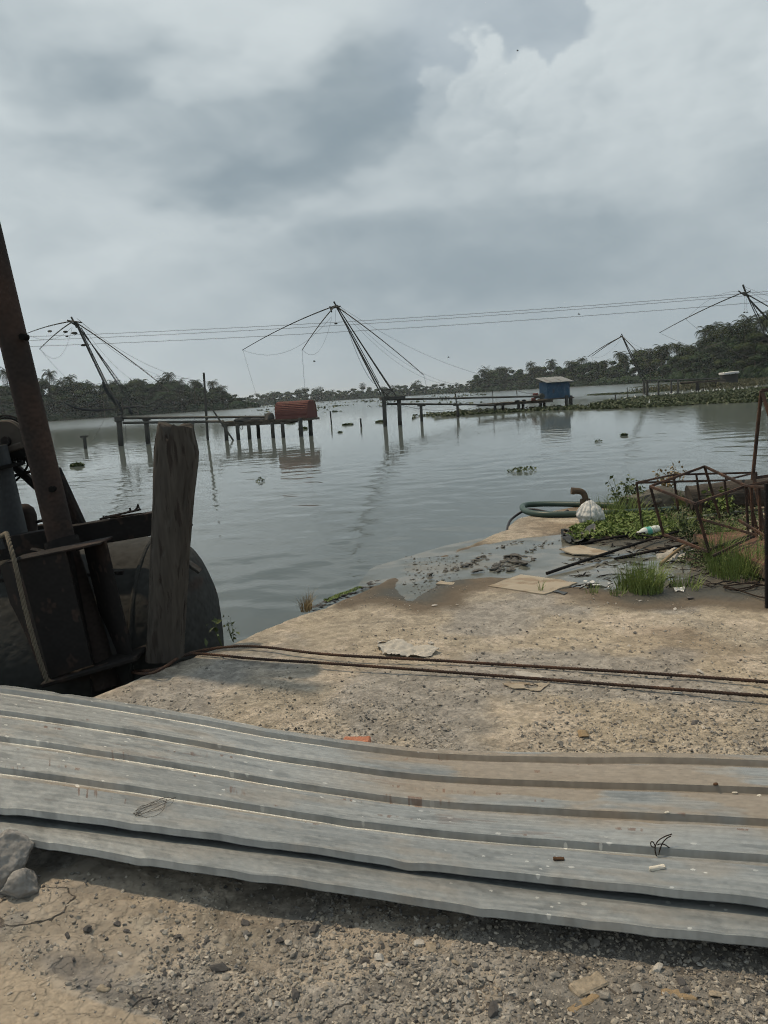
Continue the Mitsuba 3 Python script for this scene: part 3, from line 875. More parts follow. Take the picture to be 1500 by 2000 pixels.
# mast pipe (a spud) running down through its guide
top, bot = at(122, 1062, 4.95), at(200, 1305, 4.80)
up_dir = at(11, 600, 5.02) - top
mb = MB(); pts = [bot - .25 * (top - bot) * .6, bot, top] + [top + up_dir * t for t in (.35, .7, 1.0, 1.6, 2.4)]
mb.tube(pts, .086, 28)
obj('mast_pipe', mb, 'rust_brown', rig, smooth=50)
for (u, v) in ((103, 955), (45, 658)):
    c = at(u, v, 4.90 if v > 800 else 4.93)
    obj('pin_hole', MB().tube([c + [0, -.02, 0], c + [0, .05, 0]], .020, 14), 'black_mat', rig, smooth=50)
flat('black_mat', (.012, .012, .012))
q = top - (top - bot) * .02
d = (top - bot) / np.linalg.norm(top - bot)
mb = MB(); mb.tube([q - d * .04, q + d * .045], .108, 24)
for s in (-1, 1):
    mb.beam(q + [s * .12, -.03, -.02], q + [s * .19, -.05, .0], .09, .012)
obj('collar', mb, 'rust_dark', rig, smooth=40)
# the long channel the guide hangs from
Yb = 5.12
A, B, C_ = at(-60, 1085, Yb), at(285, 1030, Yb), at(366, 1012, Yb)
A = A + (A - B) * .9
h = height_px(45, Yb)
mb = MB(); mb.beam(A, C_, .02, h, bev=.004)
for s in (-1, 1):
    mb.beam(A + [0, .05, s * (h / 2 - .006)], C_ + [0, .05, s * (h / 2 - .006)], .10, .012, bev=.002)
obj('channel_beam', mb, 'rust_dark', rig, smooth=30)
obj('deck_plate', MB().beam([-6.5, 5.62, .52], [-1.80, 5.62, .52], .98, .03, bev=.004), 'rust_dark', rig)
# guide: a box of plates on both sides of the pipe
obj('guide_plate', plate([(35, 1092), (128, 1076), (180, 1299), (98, 1326)], 4.62), 'rust_dark', rig)
obj('guide_plate', plate([(37, 1089), (98, 1320), (60, 1330), (0, 1105)], [4.64, 4.64, 5.0, 5.0]), 'rust_dark', rig)
obj('guide_plate', plate([(163, 1068), (207, 1056), (259, 1277), (215, 1286)], [4.93, 4.62, 4.62, 4.93]), 'rust_dark', rig)
obj('guide_plate', plate([(128, 1078), (140, 1076), (190, 1297), (180, 1299)], [4.62, 4.86, 4.86, 4.62]), 'rust_dark', rig)
obj('top_flange', MB().beam(at(30, 1092, 4.72), at(209, 1055, 4.72), .22, .014, bev=.003), 'rust_dark', rig, smooth=30)
obj('bottom_flange', MB().beam(at(96, 1326, 4.72), at(279, 1274, 4.72), .26, .03, bev=.006), 'rust_dark', rig, smooth=30)
for (u, v) in ((208, 1330), (180, 1338)):
    obj('guide_stay', MB().beam(at(u, v - 12, 4.75), at(u + 10, v + 60, 4.72), .03, .04), 'rust_dark', rig)
# grey standing pipe, red drum and winch sheave at the far left
p, q = at(12, 1066, 5.25), at(-22, 872, 5.25)
obj('grey_pipe', MB().tube([p, p + (q - p) * .5, q], [.155, .135, .115], 24), 'grey_paint', rig, smooth=50)
c = at(8, 913, 5.25)
obj('pipe_band', MB().tube([c + [-.0, 0, -.012], c + [-.004, 0, .012]], .137, 24), 'black_mat', rig, smooth=40)
p, q = at(52, 1062, 5.5), at(46, 985, 5.5)
obj('red_drum', MB().tube([p, p + (q - p) * .72, p + (q - p) * .9, q], [.085, .082, .066, .03], 18), 'rust_brown', rig, smooth=50)
c = at(18, 858, 5.45)
mb = MB(); mb.tube([c + [0, -.06, 0], c + [0, -.045, 0], c + [0, .045, 0], c + [0, .06, 0]], [.128, .136, .136, .128], 32)
sheave = obj('winch_sheave', mb, 'sheave_mat', rig, smooth=35)
mb = MB(); mb.tube([c + [.01, -.085, -.01], c + [.01, .08, -.01]], .032, 18)
obj('axle', mb, 'rust_dark', sheave, smooth=40)
an = np.linspace(-.3, math.pi + .4, 30)
for r in (.150, .166):
    obj('steel_rope', MB().tube(np.stack([c[0] + r * np.cos(an), np.full(30, c[1] - .03), c[2] + r * np.sin(an)], 1), .007, 6), 'rust_dark', sheave, smooth=50)
obj('sheave_frame', MB().beam(at(-10, 888, 5.45), at(52, 868, 5.45), .16, .05, bev=.01), 'sheave_mat', rig, smooth=30)
mb = MB().beam(at(8, 888, 5.45), at(56, 884, 5.45), .14, .09, bev=.012)
g = np.random.default_rng(14)
for k in range(26):
    u = 16 + k * 1.6
    b0 = at(u, 893, 5.38 + .12 * (k % 3)); mb.bar(b0, b0 + [g.normal(0, .01), 0, -.03 - .025 * g.uniform()], .009, 5, .003)
obj('tarred_fender', mb, 'black_mat', rig, kind='stuff')
obj('angle_brace', MB().beam(at(14, 897, 5.5), at(74, 952, 5.5), .045, .05, bev=.004), 'rust_dark', rig)
obj('thin_brace', MB().bar(at(22, 931, 5.45), at(66, 919, 5.45), .012), 'rust_dark', rig)
mb = MB(); mb.tube([at(55, 896, 5.4), at(54, 910, 5.4), at(46, 924, 5.4), at(31, 939, 5.4)], .008, 6)
obj('cut_cable', mb, 'black_mat', rig, smooth=50)
obj('thin_brace', MB().bar(at(66, 1021, 5.5), at(96, 1013, 5.5), .012), 'rust_dark', rig)
obj('rear_beam', MB().beam(at(-80, 1058, 5.75), at(160, 1022, 5.75), .08, .075, bev=.006), 'rust_dark', rig)
# back stays to the right of the mast
obj('back_stay', MB().beam(at(112, 915, 5.3), at(164, 1028, 5.2), .035, .04, bev=.004), 'rust_dark', rig)
obj('back_stay', plate([(121, 960), (128, 962), (156, 1024), (134, 1026)], 5.25, t=.01), 'rust_dark', rig)
obj('end_plate', MB().beam(at(355, 1018, 5.2), at(368, 1011, 5.2), .03, height_px(36, 5.2), bev=.004), 'rust_dark', rig)

# bent reinforcing bars lying on the beam
mb = MB()
for k, pts in enumerate(([(205, 1012), (240, 1003), (275, 995), (270, 991), (272, 990)], [(210, 1009), (262, 998), (268, 992), (270, 985)], [(195, 1014), (250, 1000), (255, 997), (253, 992)], [(215, 1011), (268, 1004), (284, 1003), (283, 1001)],
                         [(203, 1013), (202, 1007)], [(208, 1012), (207, 1007)])):
    q = np.array([at(u, v, 5.1 + .02 * k) for u, v in pts])
    mb.tube(q, .0075, 6)
obj('bent_bar_bundle', mb, 'rust_dark', smooth=40, label='bundle of bent reinforcing bars lying on the pontoon beam', cat='steel bars')

# rope slung over the beam
def rope(pts, r, mname, key, lab, twist=26, **kw):
    from scipy.interpolate import CubicSpline
    P_ = np.array(pts, float)
    L = np.concatenate([[0], np.cumsum(np.linalg.norm(np.diff(P_, axis=0), axis=1))])
    n = int(L[-1] / .006)
    s = np.linspace(0, L[-1], n)
    c = CubicSpline(L, P_)(s) if len(P_) > 2 else P_[0] + (P_[1] - P_[0]) * (s / L[-1])[:, None]
    t = np.gradient(c, axis=0); t /= np.linalg.norm(t, axis=1, keepdims=True)
    a_ = np.cross(t, [0.13, 1.0, .1]); a_ /= np.linalg.norm(a_, axis=1, keepdims=True); b_ = np.cross(t, a_)
    mb = MB()
    for k in range(3):
        ph = s * twist * 2 + k * 2 * np.pi / 3
        mb.tube(c + r * .55 * (np.cos(ph)[:, None] * a_ + np.sin(ph)[:, None] * b_), r * .58, 7)
    return obj(key, mb, mname, smooth=60, label=lab, cat='rope', **kw)


mat('rope_mat', lambda p, n, uv: mix((.09, .08, .062), (.16, .14, .11), fbm(p.x * 40, p.y * 40, p.z * 40, 3)), rough=1.0, spec=.1)
rope([at(-25, 1055, 4.9), at(2, 1047, 4.85), at(17, 1056, 4.6), at(28, 1096, 4.52), at(40, 1150, 4.52), at(56, 1215, 4.52), at(80, 1296, 4.55), at(92, 1330, 4.58)], .0135, 'rope_mat', 'rope', 'frayed tan rope slung over the pontoon beam at the left edge', 36)

# the weathered timber post in front
mat('wood_mat', lambda p, n, uv: mix(mix((.030, .027, .025), (.076, .069, .060), fbm(p.x * 11 + p.z * .8, p.y * 11, p.z * 1.3, 5)), (.022, .017, .015),
                                     smoothstep(.57, .70, fbm(p.x * 46, p.y * 46 + 3, p.z * 5.2, 5)) * .75) * (.62 + .76 * fbm(p.x * 90, p.y * 90, p.z * 7, 4)), rough=.95, spec=.2,
    bump=lambda p, n, uv: fbm(p.x * 42, p.y * 42, p.z * 4.5, 5), scale=.014)
prof = [(1297, 277, 347), (1240, 281, 350), (1180, 283, 354), (1100, 286, 359), (1040, 288, 364), (980, 291, 369), (940, 292, 373), (905, 293, 376), (880, 294, 377), (862, 296, 374), (848, 299, 370), (836, 302, 367), (829, 304, 365)]
rings = []
n_a = 72
aa = np.arange(n_a) * 2 * np.pi / n_a
pr = np.array(prof, float)
vs_ = np.linspace(1297, 829, 110)
for v in vs_:
    l, r = np.interp(-v, -pr[:, 0], pr[:, 1]), np.interp(-v, -pr[:, 0], pr[:, 2])
    a_, b_ = at(l, v, 4.62), at(r, v - (r - l) * .02, 4.60)
    c, w = (a_ + b_) / 2, np.linalg.norm(b_ - a_) / 2
    e = .82
    x_ = np.sign(np.cos(aa)) * np.abs(np.cos(aa)) ** e * w
    y_ = np.sign(np.sin(aa)) * np.abs(np.sin(aa)) ** e * .115
    rings.append(np.stack([c[0] + x_, c[1] + .115 + y_, np.full(n_a, c[2])], 1))
R = np.array(rings)
nn = meshkit.fbm(np.stack([aa.repeat(1)[None] * 2.2 + 0 * R[..., 2], R[..., 2] * 1.6, 0 * R[..., 2]], -1), 4, 61) - .5
crack = np.abs(meshkit.fbm(np.stack([np.cos(aa)[None] * 2.4 + 0 * R[..., 2], np.sin(aa)[None] * 2.4 + R[..., 2] * .12, R[..., 2] * .5], -1), 3, 63) - .5)
cen = R.mean(1, keepdims=True)
k = (.020 * nn - .014 * (1 - step(0, .02, crack)))[..., None] / .11
R[..., :2] += (R - cen)[..., :2] * k
# broken top: a notch on the left of the middle, a high splinter at the left edge
t_top = step(1.22, 1.47, R[..., 2])
u_rel = (R[..., 0] - cen[..., 0]) / .115
R[..., 2] += t_top * (-.10 * np.exp(-((u_rel + .30) / .22) ** 2) - .09 * np.clip(u_rel - .45, 0, 1) ** 1.5 - .012 * u_rel + .035 * (meshkit.fbm(R * [40, 40, 0], 3, 65) - .5))
mpost = loft(R); mpost.fix_normals()
obj('timber_post', mpost, 'wood_mat', smooth=55, label='weathered upright timber post with a split notched top beside the pontoon', cat='post')

# ------------------------------------------------------------------ the two wire ropes drawn across the quay
for (pts, lab) in (([(1720, 1348), (1500, 1332), (1250, 1314), (1000, 1299), (800, 1287), (600, 1274), (430, 1265), (378, 1274)], 'far one of two rusty wire ropes stretched low across the quay'),
                   ([(1720, 1378), (1500, 1360), (1250, 1341), (1000, 1322), (800, 1307), (600, 1293), (460, 1283), (372, 1278)], 'near one of two rusty wire ropes stretched low across the quay')):
    q = np.array([on_plane(u, v, .035 + .012 * math.sin(k * 1.7)) for k, (u, v) in enumerate(pts)])
    q = np.vstack([q, on_plane(340, 1290, .06), at(250, 1310, 4.9)])
    rope(q, .0085, 'rust_bar', 'wire_rope', lab, 60, group='wire ropes across the quay')

# ------------------------------------------------------------------ hose, bag and pipe bend at the corner of the quay
mat('hose_mat', lambda p, n, uv: mix((.018, .040, .032), (.035, .065, .052), fbm(p.x * 6, p.y * 6, p.z * 6, 3)), rough=.45, spec=.45)
mat('black_rubber', (.02, .02, .022), rough=.5)
hz = .062
def ground_at(u, v, dz=0.0):
    q = on_plane(u, v, 0)
    return np.array([q[0], q[1], float(ground_z(q[0], q[1])) + dz])
from scipy.interpolate import CubicSpline
def spline(pts, n=80):
    P_ = np.array(pts, float); L = np.concatenate([[0], np.cumsum(np.linalg.norm(np.diff(P_, axis=0), axis=1))])
    return CubicSpline(L, P_)(np.linspace(0, L[-1], n))
hose = spline([ground_at(u, v, .04) for u, v in ((1330, 1002), (1240, 1007), (1180, 1010), (1120, 1011), (1070, 1012), (1035, 1008), (1021, 1000), (1030, 993), (1060, 991), (1100, 991), (1150, 992), (1230, 996))], 120)
obj('suction_hose', MB().tube(hose, .037, 14), 'hose_mat', smooth=50, label='thick dark green hose looped at the far corner of the quay', cat='hose')
q = [ground_at(1110, 1001, .02), ground_at(1060, 1002, .02), ground_at(1028, 1002, .03), ground_at(1012, 1004, .0) + [-.02, 0, -.02], ground_at(1000, 1014, 0) + [-.06, 0, -.12], ground_at(994, 1020, 0) + [-.08, 0, -.3], ground_at(990, 1024, 0) + [-.1, 0, -.8]]
obj('thin_hose', MB().tube(spline(q, 50), .016, 8), 'black_rubber', smooth=50, label='thin black hose hanging over the quay corner into the water', cat='hose')
yb = ground_at(1142, 1018)[1]
c = np.array([at(1142, 990, yb)[0], yb, 0])
mat('cast_iron', lambda p, n, uv: mix((.05, .042, .034), (.12, .085, .055), fbm(p.x * 22, p.y * 22, p.z * 22, 4)), rough=.8, metal=.3, spec=.3, bump=lambda p, n, uv: fbm(p.x * 90, p.y * 90, p.z * 90, 3), scale=.003)
bend = thing('pipe_bend', 'rusty bent pump outlet pipe rising above the white sack', 'pipe')
yy = yb + .1
obj('pipe', MB().tube(spline([at(1143, 1000, yy), at(1144, 985, yy), at(1143, 972, yy), at(1138, 962, yy), at(1130, 959, yy), at(1118, 959, yy)], 40), .036, 16), 'cast_iron', bend, smooth=50)
obj('flange', MB().tube([at(1143, 984, yy), at(1143, 978, yy)], .062, 18), 'cast_iron', bend, smooth=40)
obj('flange', MB().tube([at(1144, 992, yy), at(1144, 986, yy)], .058, 18), 'cast_iron', bend, smooth=40)
obj('mouth_collar', MB().tube([at(1122, 959, yy), at(1116, 958.5, yy)], .042, 16), 'cast_iron', bend, smooth=40)
for k in range(6):
    a = k * math.pi / 3
    o = at(1143, 981, yy) + [.052 * math.cos(a), .052 * math.sin(a), -.03]
    obj('bolt', MB().bar(o, o + [0, 0, .07], .008), 'cast_iron', bend)
mat('sack_mat', lambda p, n, uv: mix((.42, .43, .42), (.52, .52, .50), fbm(p.x * 9, p.y * 9, p.z * 9, 4)) * (.85 + .3 * fbm(p.x * 60, p.y * 60, p.z * 60, 2)), rough=.7, spec=.3,
    bump=lambda p, n, uv: fbm(p.x * 14, p.y * 14, p.z * 14, 4), scale=.008)
m = trimesh.creation.icosphere(subdivisions=5)
v = np.array(m.vertices)
f = np.abs(meshkit.fbm(v * 2.6 + 4, 4, 91) - .5)
ridge = np.abs(meshkit.noise(v * [3.2, 3.2, 2.0] + 9, 92) - .5)
fold = np.abs(meshkit.noise(np.column_stack([np.arctan2(v[:, 1], v[:, 0]) * 3.2, v[:, 2] * 1.1, 0 * v[:, 2]]) + 20, 95) - .5)
v *= (1 - .13 * (1 - step(0, .28, fold)) - .06 * (1 - step(0, .3, ridge)) + .16 * (f - .12))[:, None]
v[:, :2] *= (1 - .42 * np.clip(v[:, 2], 0, 1) ** 1.2)[:, None]
v *= [.165, .15, .17]
v[:, 2] = np.where(v[:, 2] < -.10, -.10 + (v[:, 2] + .10) * .2, v[:, 2])
v[:, 0] += .25 * np.clip(-v[:, 2], 0, 1)
q = ground_at(1152, 1025)
m = trimesh.Trimesh(v + [q[0], q[1], q[2] + .115], m.faces, process=False)
obj('white_sack', m, 'sack_mat', smooth=True, label='crumpled white plastic sack tied round the foot of the pipe', cat='sack')

# ------------------------------------------------------------------ boards lying in the mud
mat('ply_board', lambda p, n, uv: mix(mix((.24, .21, .165), (.30, .265, .21), fbm(p.x * 3, p.y * 14, 1, 4)), (.16, .115, .075), smoothstep(.52, .70, fbm(p.x * 6 + 2, p.y * 8, 4, 4)) * .6), rough=.9, spec=.2)
mat('wet_black', (.035, .036, .034), rough=.4)


def board(px, zs, t, m, lab, key='board', seed=0):
    top = [on_plane(u, v, z) for (u, v), z in zip(px, zs)]
    P_ = Polygon([(q[0], q[1]) for q in top]).segmentize(.08)
    xy = np.array(P_.exterior.coords)[:-1]
    g = np.random.default_rng(seed); xy = xy + g.normal(0, .006, xy.shape)
    m_ = trimesh.creation.extrude_polygon(Polygon(xy), t, engine='earcut')
    # tilt through the first three corners
    A_ = np.array([[q[0], q[1], 1] for q in top]); co = np.linalg.lstsq(A_, np.array([q[2] for q in top]), rcond=None)[0]
    v = np.array(m_.vertices); v[:, 2] += v[:, 0] * co[0] + v[:, 1] * co[1] + co[2] - t
    v[:, 2] += .01 * (meshkit.fbm(v * [3, 3, 0], 2, seed) - .5)
    return obj(key, trimesh.Trimesh(v, m_.faces, process=False), m, label=lab, cat='board', group='boards lying in the mud')


board([(953, 1144), (1018, 1122), (1128, 1137), (1062, 1160)], [.012, .02, .02, .014], .014, 'ply_board', 'larger tan board lying at the edge of the muddy puddle', seed=1)
board([(1092, 1072), (1133, 1064), (1200, 1079), (1178, 1083), (1120, 1081)], [.012, .02, .02, .012, .012], .012, 'ply_board', 'smaller tan board lying in the puddle beyond the larger one', seed=2)
board([(848, 1139), (862, 1134), (890, 1138), (885, 1142)], [.004, .008, .01, .004], .012, 'ply_board', 'small brown scrap of board half sunk in the puddle', seed=3)
board([(1080, 1155), (1088, 1153), (1110, 1157), (1104, 1161)], [.012, .012, .012, .012], .02, 'wet_black', 'black scrap of wet board at the corner of the larger tan board', seed=4)
mat('paper_mat', lambda p, n, uv: mix((.30, .285, .25), (.40, .38, .34), fbm(p.x * 8, p.y * 8, 0, 4)), rough=.9, spec=.2)


def sheet_scrap(px, m, key, lab, cat, amp=.03, dz=.006, seed=0, freq=9):
    """A crumpled scrap of sheeting lying on the ground."""
    P_ = plane_poly(px)
    x0, y0, x1, y1 = P_.bounds
    n = 42
    X_, Y_ = np.meshgrid(np.linspace(x0, x1, n), np.linspace(y0, y1, n))
    inside = shapely.contains_xy(P_.buffer(.0), X_, Y_) & (meshkit.fbm(np.stack([X_ * 14, Y_ * 14, 0 * X_], -1), 3, seed) > .28)
    p3 = np.stack([X_ * freq, Y_ * freq, 0 * X_], -1)
    Z_ = ground_z(X_, Y_) + dz + amp * np.abs(meshkit.fbm(p3, 3, seed + 1) - .42) * 1.6
    f = grid_faces(n, n)
    f = f[inside.ravel()[f].all(1)]
    V_ = np.stack([X_, Y_, Z_], -1).reshape(-1, 3)
    V2 = np.vstack([V_, V_ - [0, 0, .002]]); f2 = np.vstack([f, f[:, ::-1] + n * n])
    mm = trimesh.Trimesh(V2, f2, process=False); mm.remove_unreferenced_vertices()
    return obj(key, mm, m, smooth=30, label=lab, cat=cat)


sheet_scrap([(737, 1256), (765, 1254), (800, 1266), (830, 1268), (862, 1276), (838, 1288), (800, 1289), (752, 1286), (735, 1270)], 'paper_mat', 'plastic_scrap', 'torn cream plastic sheet lying under the far wire rope', 'plastic sheet', .06, seed=3)
sheet_scrap([(975, 1340), (1020, 1336), (1076, 1338), (1056, 1354), (1000, 1348)], 'ply_board', 'cardboard_scrap', 'flat tan scrap of cardboard below the near wire rope', 'cardboard', .012, seed=4)
sheet_scrap([(1005, 1318), (1050, 1321), (1066, 1328), (1008, 1326)], 'paper_mat', 'paper_scrap', 'small pale paper scrap under the near wire rope', 'paper', .02, seed=5)
sheet_scrap([(1138, 1131), (1165, 1129), (1198, 1134), (1190, 1144), (1140, 1146)], 'sack_mat', 'rag', 'white crumpled rag beside the larger tan board', 'rag', .07, seed=6)
sheet_scrap([(1280, 1085), (1310, 1076), (1340, 1079), (1336, 1092), (1290, 1096)], 'paper_mat', 'plastic_scrap', 'grey torn sack lying among the debris under the steel frames', 'plastic sheet', .08, seed=7)
sheet_scrap([(1315, 1154), (1338, 1153), (1336, 1160), (1318, 1160)], 'sack_mat', 'rag', 'small white rag at the edge of the damp ground right of the tall grass', 'rag', .04, seed=8)
sheet_scrap([(1095, 1040), (1130, 1036), (1165, 1046), (1160, 1060), (1120, 1064), (1096, 1056)], 'wet_black', 'tarpaulin', 'black folded tarpaulin at the far edge of the puddle', 'tarpaulin', .16, seed=9, freq=5)
k = 0
for (u, v, s, lab) in ((850, 1185, .03, 'pale stone chip on the ground below the puddle'), (1205, 1092, .035, 'white round lump beside the long pole in the mud'), (1092, 1203, .022, 'tiny white flake on the tan ground'), (842, 1259, .03, 'flat pale chip beyond the torn plastic sheet'),
                     (1250, 1176, .02, 'white crumb at the foot of the tall grass'), (1348, 1078, .04, 'white lump among the debris under the frames'), (1318, 1192, .03, 'white scrap on the tan ground right of the tall grass'),
                     (1368, 1318, .03, 'pale chip near the far wire rope at the right'), (1325, 1360, .035, 'pale pebble near the near wire rope at the right'), (1348, 1173, .045, 'dark clod on the damp ground right of the tall grass'),
                     (1357, 1415, .035, 'dark pebble on the dusty ground behind the right end of the sheets'), (1140, 1442, .05, 'dry crumpled leaf behind the far lip of the sheets'), (930, 1330, .03, 'dark pebble between the near wire rope and the sheets')):
    q = ground_at(u, v)
    obj('litter', stone_k := PLY[k % 8], 'stone_dark' if 'dark' in lab else ('leaf_dry' if 'leaf' in lab else 'stone_pale'),
        to_world=T().translate([float(q[0]), float(q[1]), float(q[2]) + s * .2]).rotate([0, 0, 1], 40. * k).scale([s, s * .7, s * .5]), label=lab, cat='litter')
    k += 1

# mud clods standing out of the puddle
mat('mud_mat', lambda p, n, uv: mix((.035, .034, .030), (.085, .08, .068), fbm(p.x * 18, p.y * 18, p.z * 18, 4)), rough=.55, spec=.4, bump=lambda p, n, uv: fbm(p.x * 60, p.y * 60, p.z * 60, 3), scale=.006)
g = np.random.default_rng(77)
for (pts, n, r, lab) in (([(965, 1118), (1000, 1100), (1012, 1085)], 90, .030, 'bigger heap of black mud clods in the middle of the puddle'), ([(868, 1117), (905, 1107), (955, 1082)], 60, .020, 'row of black mud clods on the left side of the puddle'),
                         ([(975, 1070), (1010, 1060), (1015, 1056)], 22, .014, 'thin line of mud clods near the far shore of the puddle'), ([(1028, 1080), (1050, 1067), (1090, 1055)], 26, .014, 'thin line of mud clods leading to the black tarpaulin'),
                         ([(830, 1124), (835, 1128)], 7, .018, 'small mud clod near the left tip of the puddle'), ([(1120, 1090), (1180, 1096), (1240, 1100)], 40, .022, 'dark muddy clods beside the long pole')):
    line = np.array([on_plane(u, v, -.01) for u, v in pts])
    L = np.concatenate([[0], np.cumsum(np.linalg.norm(np.diff(line, axis=0), axis=1))])
    mb = MB()
    for i in range(n):
        s = g.uniform(0, L[-1]); c = np.array([np.interp(s, L, line[:, j]) for j in range(3)]); rr = r * g.lognormal(0, .4)
        v, f = STONES[int(g.integers(0, 8))]
        mb.add((v * [1.3, 1, .6] * rr) @ rot_z(g.uniform(0, 6)).T + c + [g.normal(0, r * 2.2), g.normal(0, r * 2.2), g.uniform(-.3, .5) * rr], f)
    obj('mud_clods', mb, 'mud_mat', smooth=40, label=lab, cat='mud', kind='stuff')
mb = MB()
for i in range(240):
    u, v = g.uniform(790, 900), g.uniform(1085, 1160)
    c = on_plane(u, v, -.010); rr = .006 * g.lognormal(0, .5)
    w, f = SMALL[i % 24]; mb.add(w * rr * [1.4, 1, .7] + c, f)
obj('mud_specks', mb, 'mud_mat', kind='stuff', label='dark specks of dirt in the puddle', cat='mud')

# long pole and loose sticks across the mud
for (a_, b_, r, m, lab) in (((1068, 1122), (1330, 1046), .015, 'rust_dark', 'long dark pole lying across the puddle towards the frames'), ((1200, 1090), (1400, 1066), .014, 'rust_dark', 'thinner dark stick lying beyond the long pole'),
                            ((1290, 1102), (1345, 1072), .016, 'leaf_dry', 'short pale stick lying under the steel frames'), ((1130, 1062), (1260, 1052), .014, 'rust_dark', 'dark stick lying along the far side of the puddle'),
                            ((1190, 1045), (1290, 1062), .010, 'rust_dark', 'thin dark rod below the green bottle'), ((1332, 1022), (1450, 1008), .014, 'pale_pipe', 'pale grey pipe lying in the weeds behind the frames'),
                            ((1290, 1040), (1480, 1008), .018, 'rust_dark', 'dark bar lying in the weeds behind the frames'), ((1345, 1056), (1500, 1040), .012, 'rust_bar', 'thin rusty rod lying under the frames at the right')):
    p, q = ground_at(*a_, .03), ground_at(*b_, .05)
    obj('stick', MB().tube(spline([p, (p * .5 + q * .5) + [0, 0, .01], q], 12), np.linspace(r, r * .85, 12), 8), m, smooth=50, label=lab, cat='stick')
flat('pale_pipe', (.22, .24, .22))

# plastic bottle
bot = thing('plastic_bottle', 'clear plastic bottle with a turquoise band lying in the weeds', 'bottle')
p, q = ground_at(1243, 1052, .045), ground_at(1287, 1046, .06)
d, a_, b_ = frame_of(q - p); L = np.linalg.norm(q - p)
def turned(profile, n=20):
    t = np.arange(n) * 2 * np.pi / n
    return loft([p + d * s * L + r * (np.cos(t)[:, None] * a_ + np.sin(t)[:, None] * b_) for s, r in profile])
scene['bottle_mat'] = two({'type': 'principled', 'base_color': rgb(.55, .58, .54), 'roughness': .18, 'specular': .6})
mat('band_mat', (.12, .40, .34), rough=.35); mat('cap_mat', (.6, .6, .58), rough=.4)
obj('body', turned([(.10, .015), (.14, .02), (.30, .042), (.36, .045), (.55, .043), (.75, .045), (.95, .045), (1.0, .036)]), 'bottle_mat', bot, smooth=40)
obj('label_band', turned([(.40, .0455), (.405, .0465), (.60, .0465), (.605, .0455)]), 'band_mat', bot, smooth=40)
obj('cap', turned([(0.02, .016), (.03, .019), (.10, .019), (.11, .016)]), 'cap_mat', bot, smooth=40)

# ------------------------------------------------------------------ welded steel frames
def frame(label, bars, r=.0125):
    t = thing('rebar_cage', label, 'rebar cage', 'rusty steel frames at the right')
    for a_, b_ in bars:
        obj('bar', MB().beam(a_, b_, 2 * r, 2 * r, up=(0.02, .3, 1) if abs((b_ - a_)[2]) < .8 * np.linalg.norm(b_ - a_) else (0.1, 1, 0), bev=.002), 'rust_bar', t)
    return t


def Z_at(u, v, y):
    return at(u, v, y)


def cage(corner_px, ys_, foot_px):
    """Top corners seen at corner_px and their feet, each foot on its own spot of the ground."""
    tops = [at(u, v, y) for (u, v), y in zip(corner_px, ys_)]
    feet = [at(u, v, y) for (u, v), y in zip(foot_px, ys_)]
    return tops, feet


yA = [7.9, 9.0, 9.3, 8.3]
tops, feet = cage([(1243, 943), (1315, 927), (1477, 923), (1415, 938)], yA, [(1256, 1043), (1332, 1034), (1488, 1024), (1427, 1040)])
bars = [(tops[i], tops[(i + 1) % 4]) for i in range(4)] + list(zip(tops, feet))
for t in (.27, .62):
    bars.append((tops[1] * (1 - t) + tops[2] * t, feet[1] * (1 - t) + feet[2] * t))
for t in (.42, .68):
    bars.append((tops[0] * (1 - t) + tops[3] * t, feet[0] * (1 - t) + feet[3] * t))
bars += [(feet[0], feet[1]), (feet[1], feet[2])]
frame('longest rusty welded steel frame standing behind the tilted one', bars, .0105)
yB = [7.1, 7.8, 7.0, 6.3]
tops, feet = cage([(1270, 950), (1376, 911), (1457, 949), (1358, 984)], yB, [(1297, 1048), (1406, 1012), (1480, 1040), (1385, 1078)])
bars = [(tops[i], tops[(i + 1) % 4]) for i in range(4)] + list(zip(tops, feet)) + [(feet[0] + [0, 0, .02], feet[3]), (feet[3] + [0, 0, .02], feet[2])]
frame('tilted rusty box frame of thin bars in front of the longer frame', bars, .0115)
y0 = 6.4
tops = [at(1457, 949, 6.9), at(1500, 953, 6.5), at(1560, 944, 7.0), at(1520, 936, 7.4)]
feet = [t_ + [.03, 0, -.62] for t_ in tops]
bars = [(tops[i], tops[(i + 1) % 4]) for i in range(4)] + list(zip(tops, feet))
for t in (.3, .65):
    bars.append((tops[0] * (1 - t) + tops[1] * t + [0, .02, 0], feet[0] * (1 - t) + feet[1] * t + [0, .02, 0]))
bars += [(at(1443, 1016, 6.6), at(1520, 1062, 6.1)), (at(1392, 1086, 6.0), at(1478, 1044, 6.6)), (at(1362, 1012, 6.7), at(1480, 1046, 6.3))]
frame('rusty steel frame at the right edge with close set bars', bars, .0105)
tp = at(1487, 763, 7.2)
ft = at(1470, 934, 7.25)
bars = [(ft + (ft - tp) * .02, tp), (tp, at(1560, 752, 7.2)), (tp + [0, -.02, -.02], at(1530, 900, 6.9)), (ft, at(1560, 921, 7.6)), (at(1471, 925, 7.2), at(1500, 1075, 6.9)), (ft + [0, 0, -.06], at(1560, 934, 7.3))]
frame('tall rusty steel frame with an upright bar rising above the others', bars, .0135)
a_ = ground_at(1498, 1190, -.02)
obj('steel_post', MB().beam(a_, np.array([at(1497, 944, a_[1])[0], a_[1], at(1497, 944, a_[1])[2]]), .023, .023, up=(0, 1, 0), bev=.003), 'rust_dark', label='dark upright steel post at the right edge of the quay', cat='post')

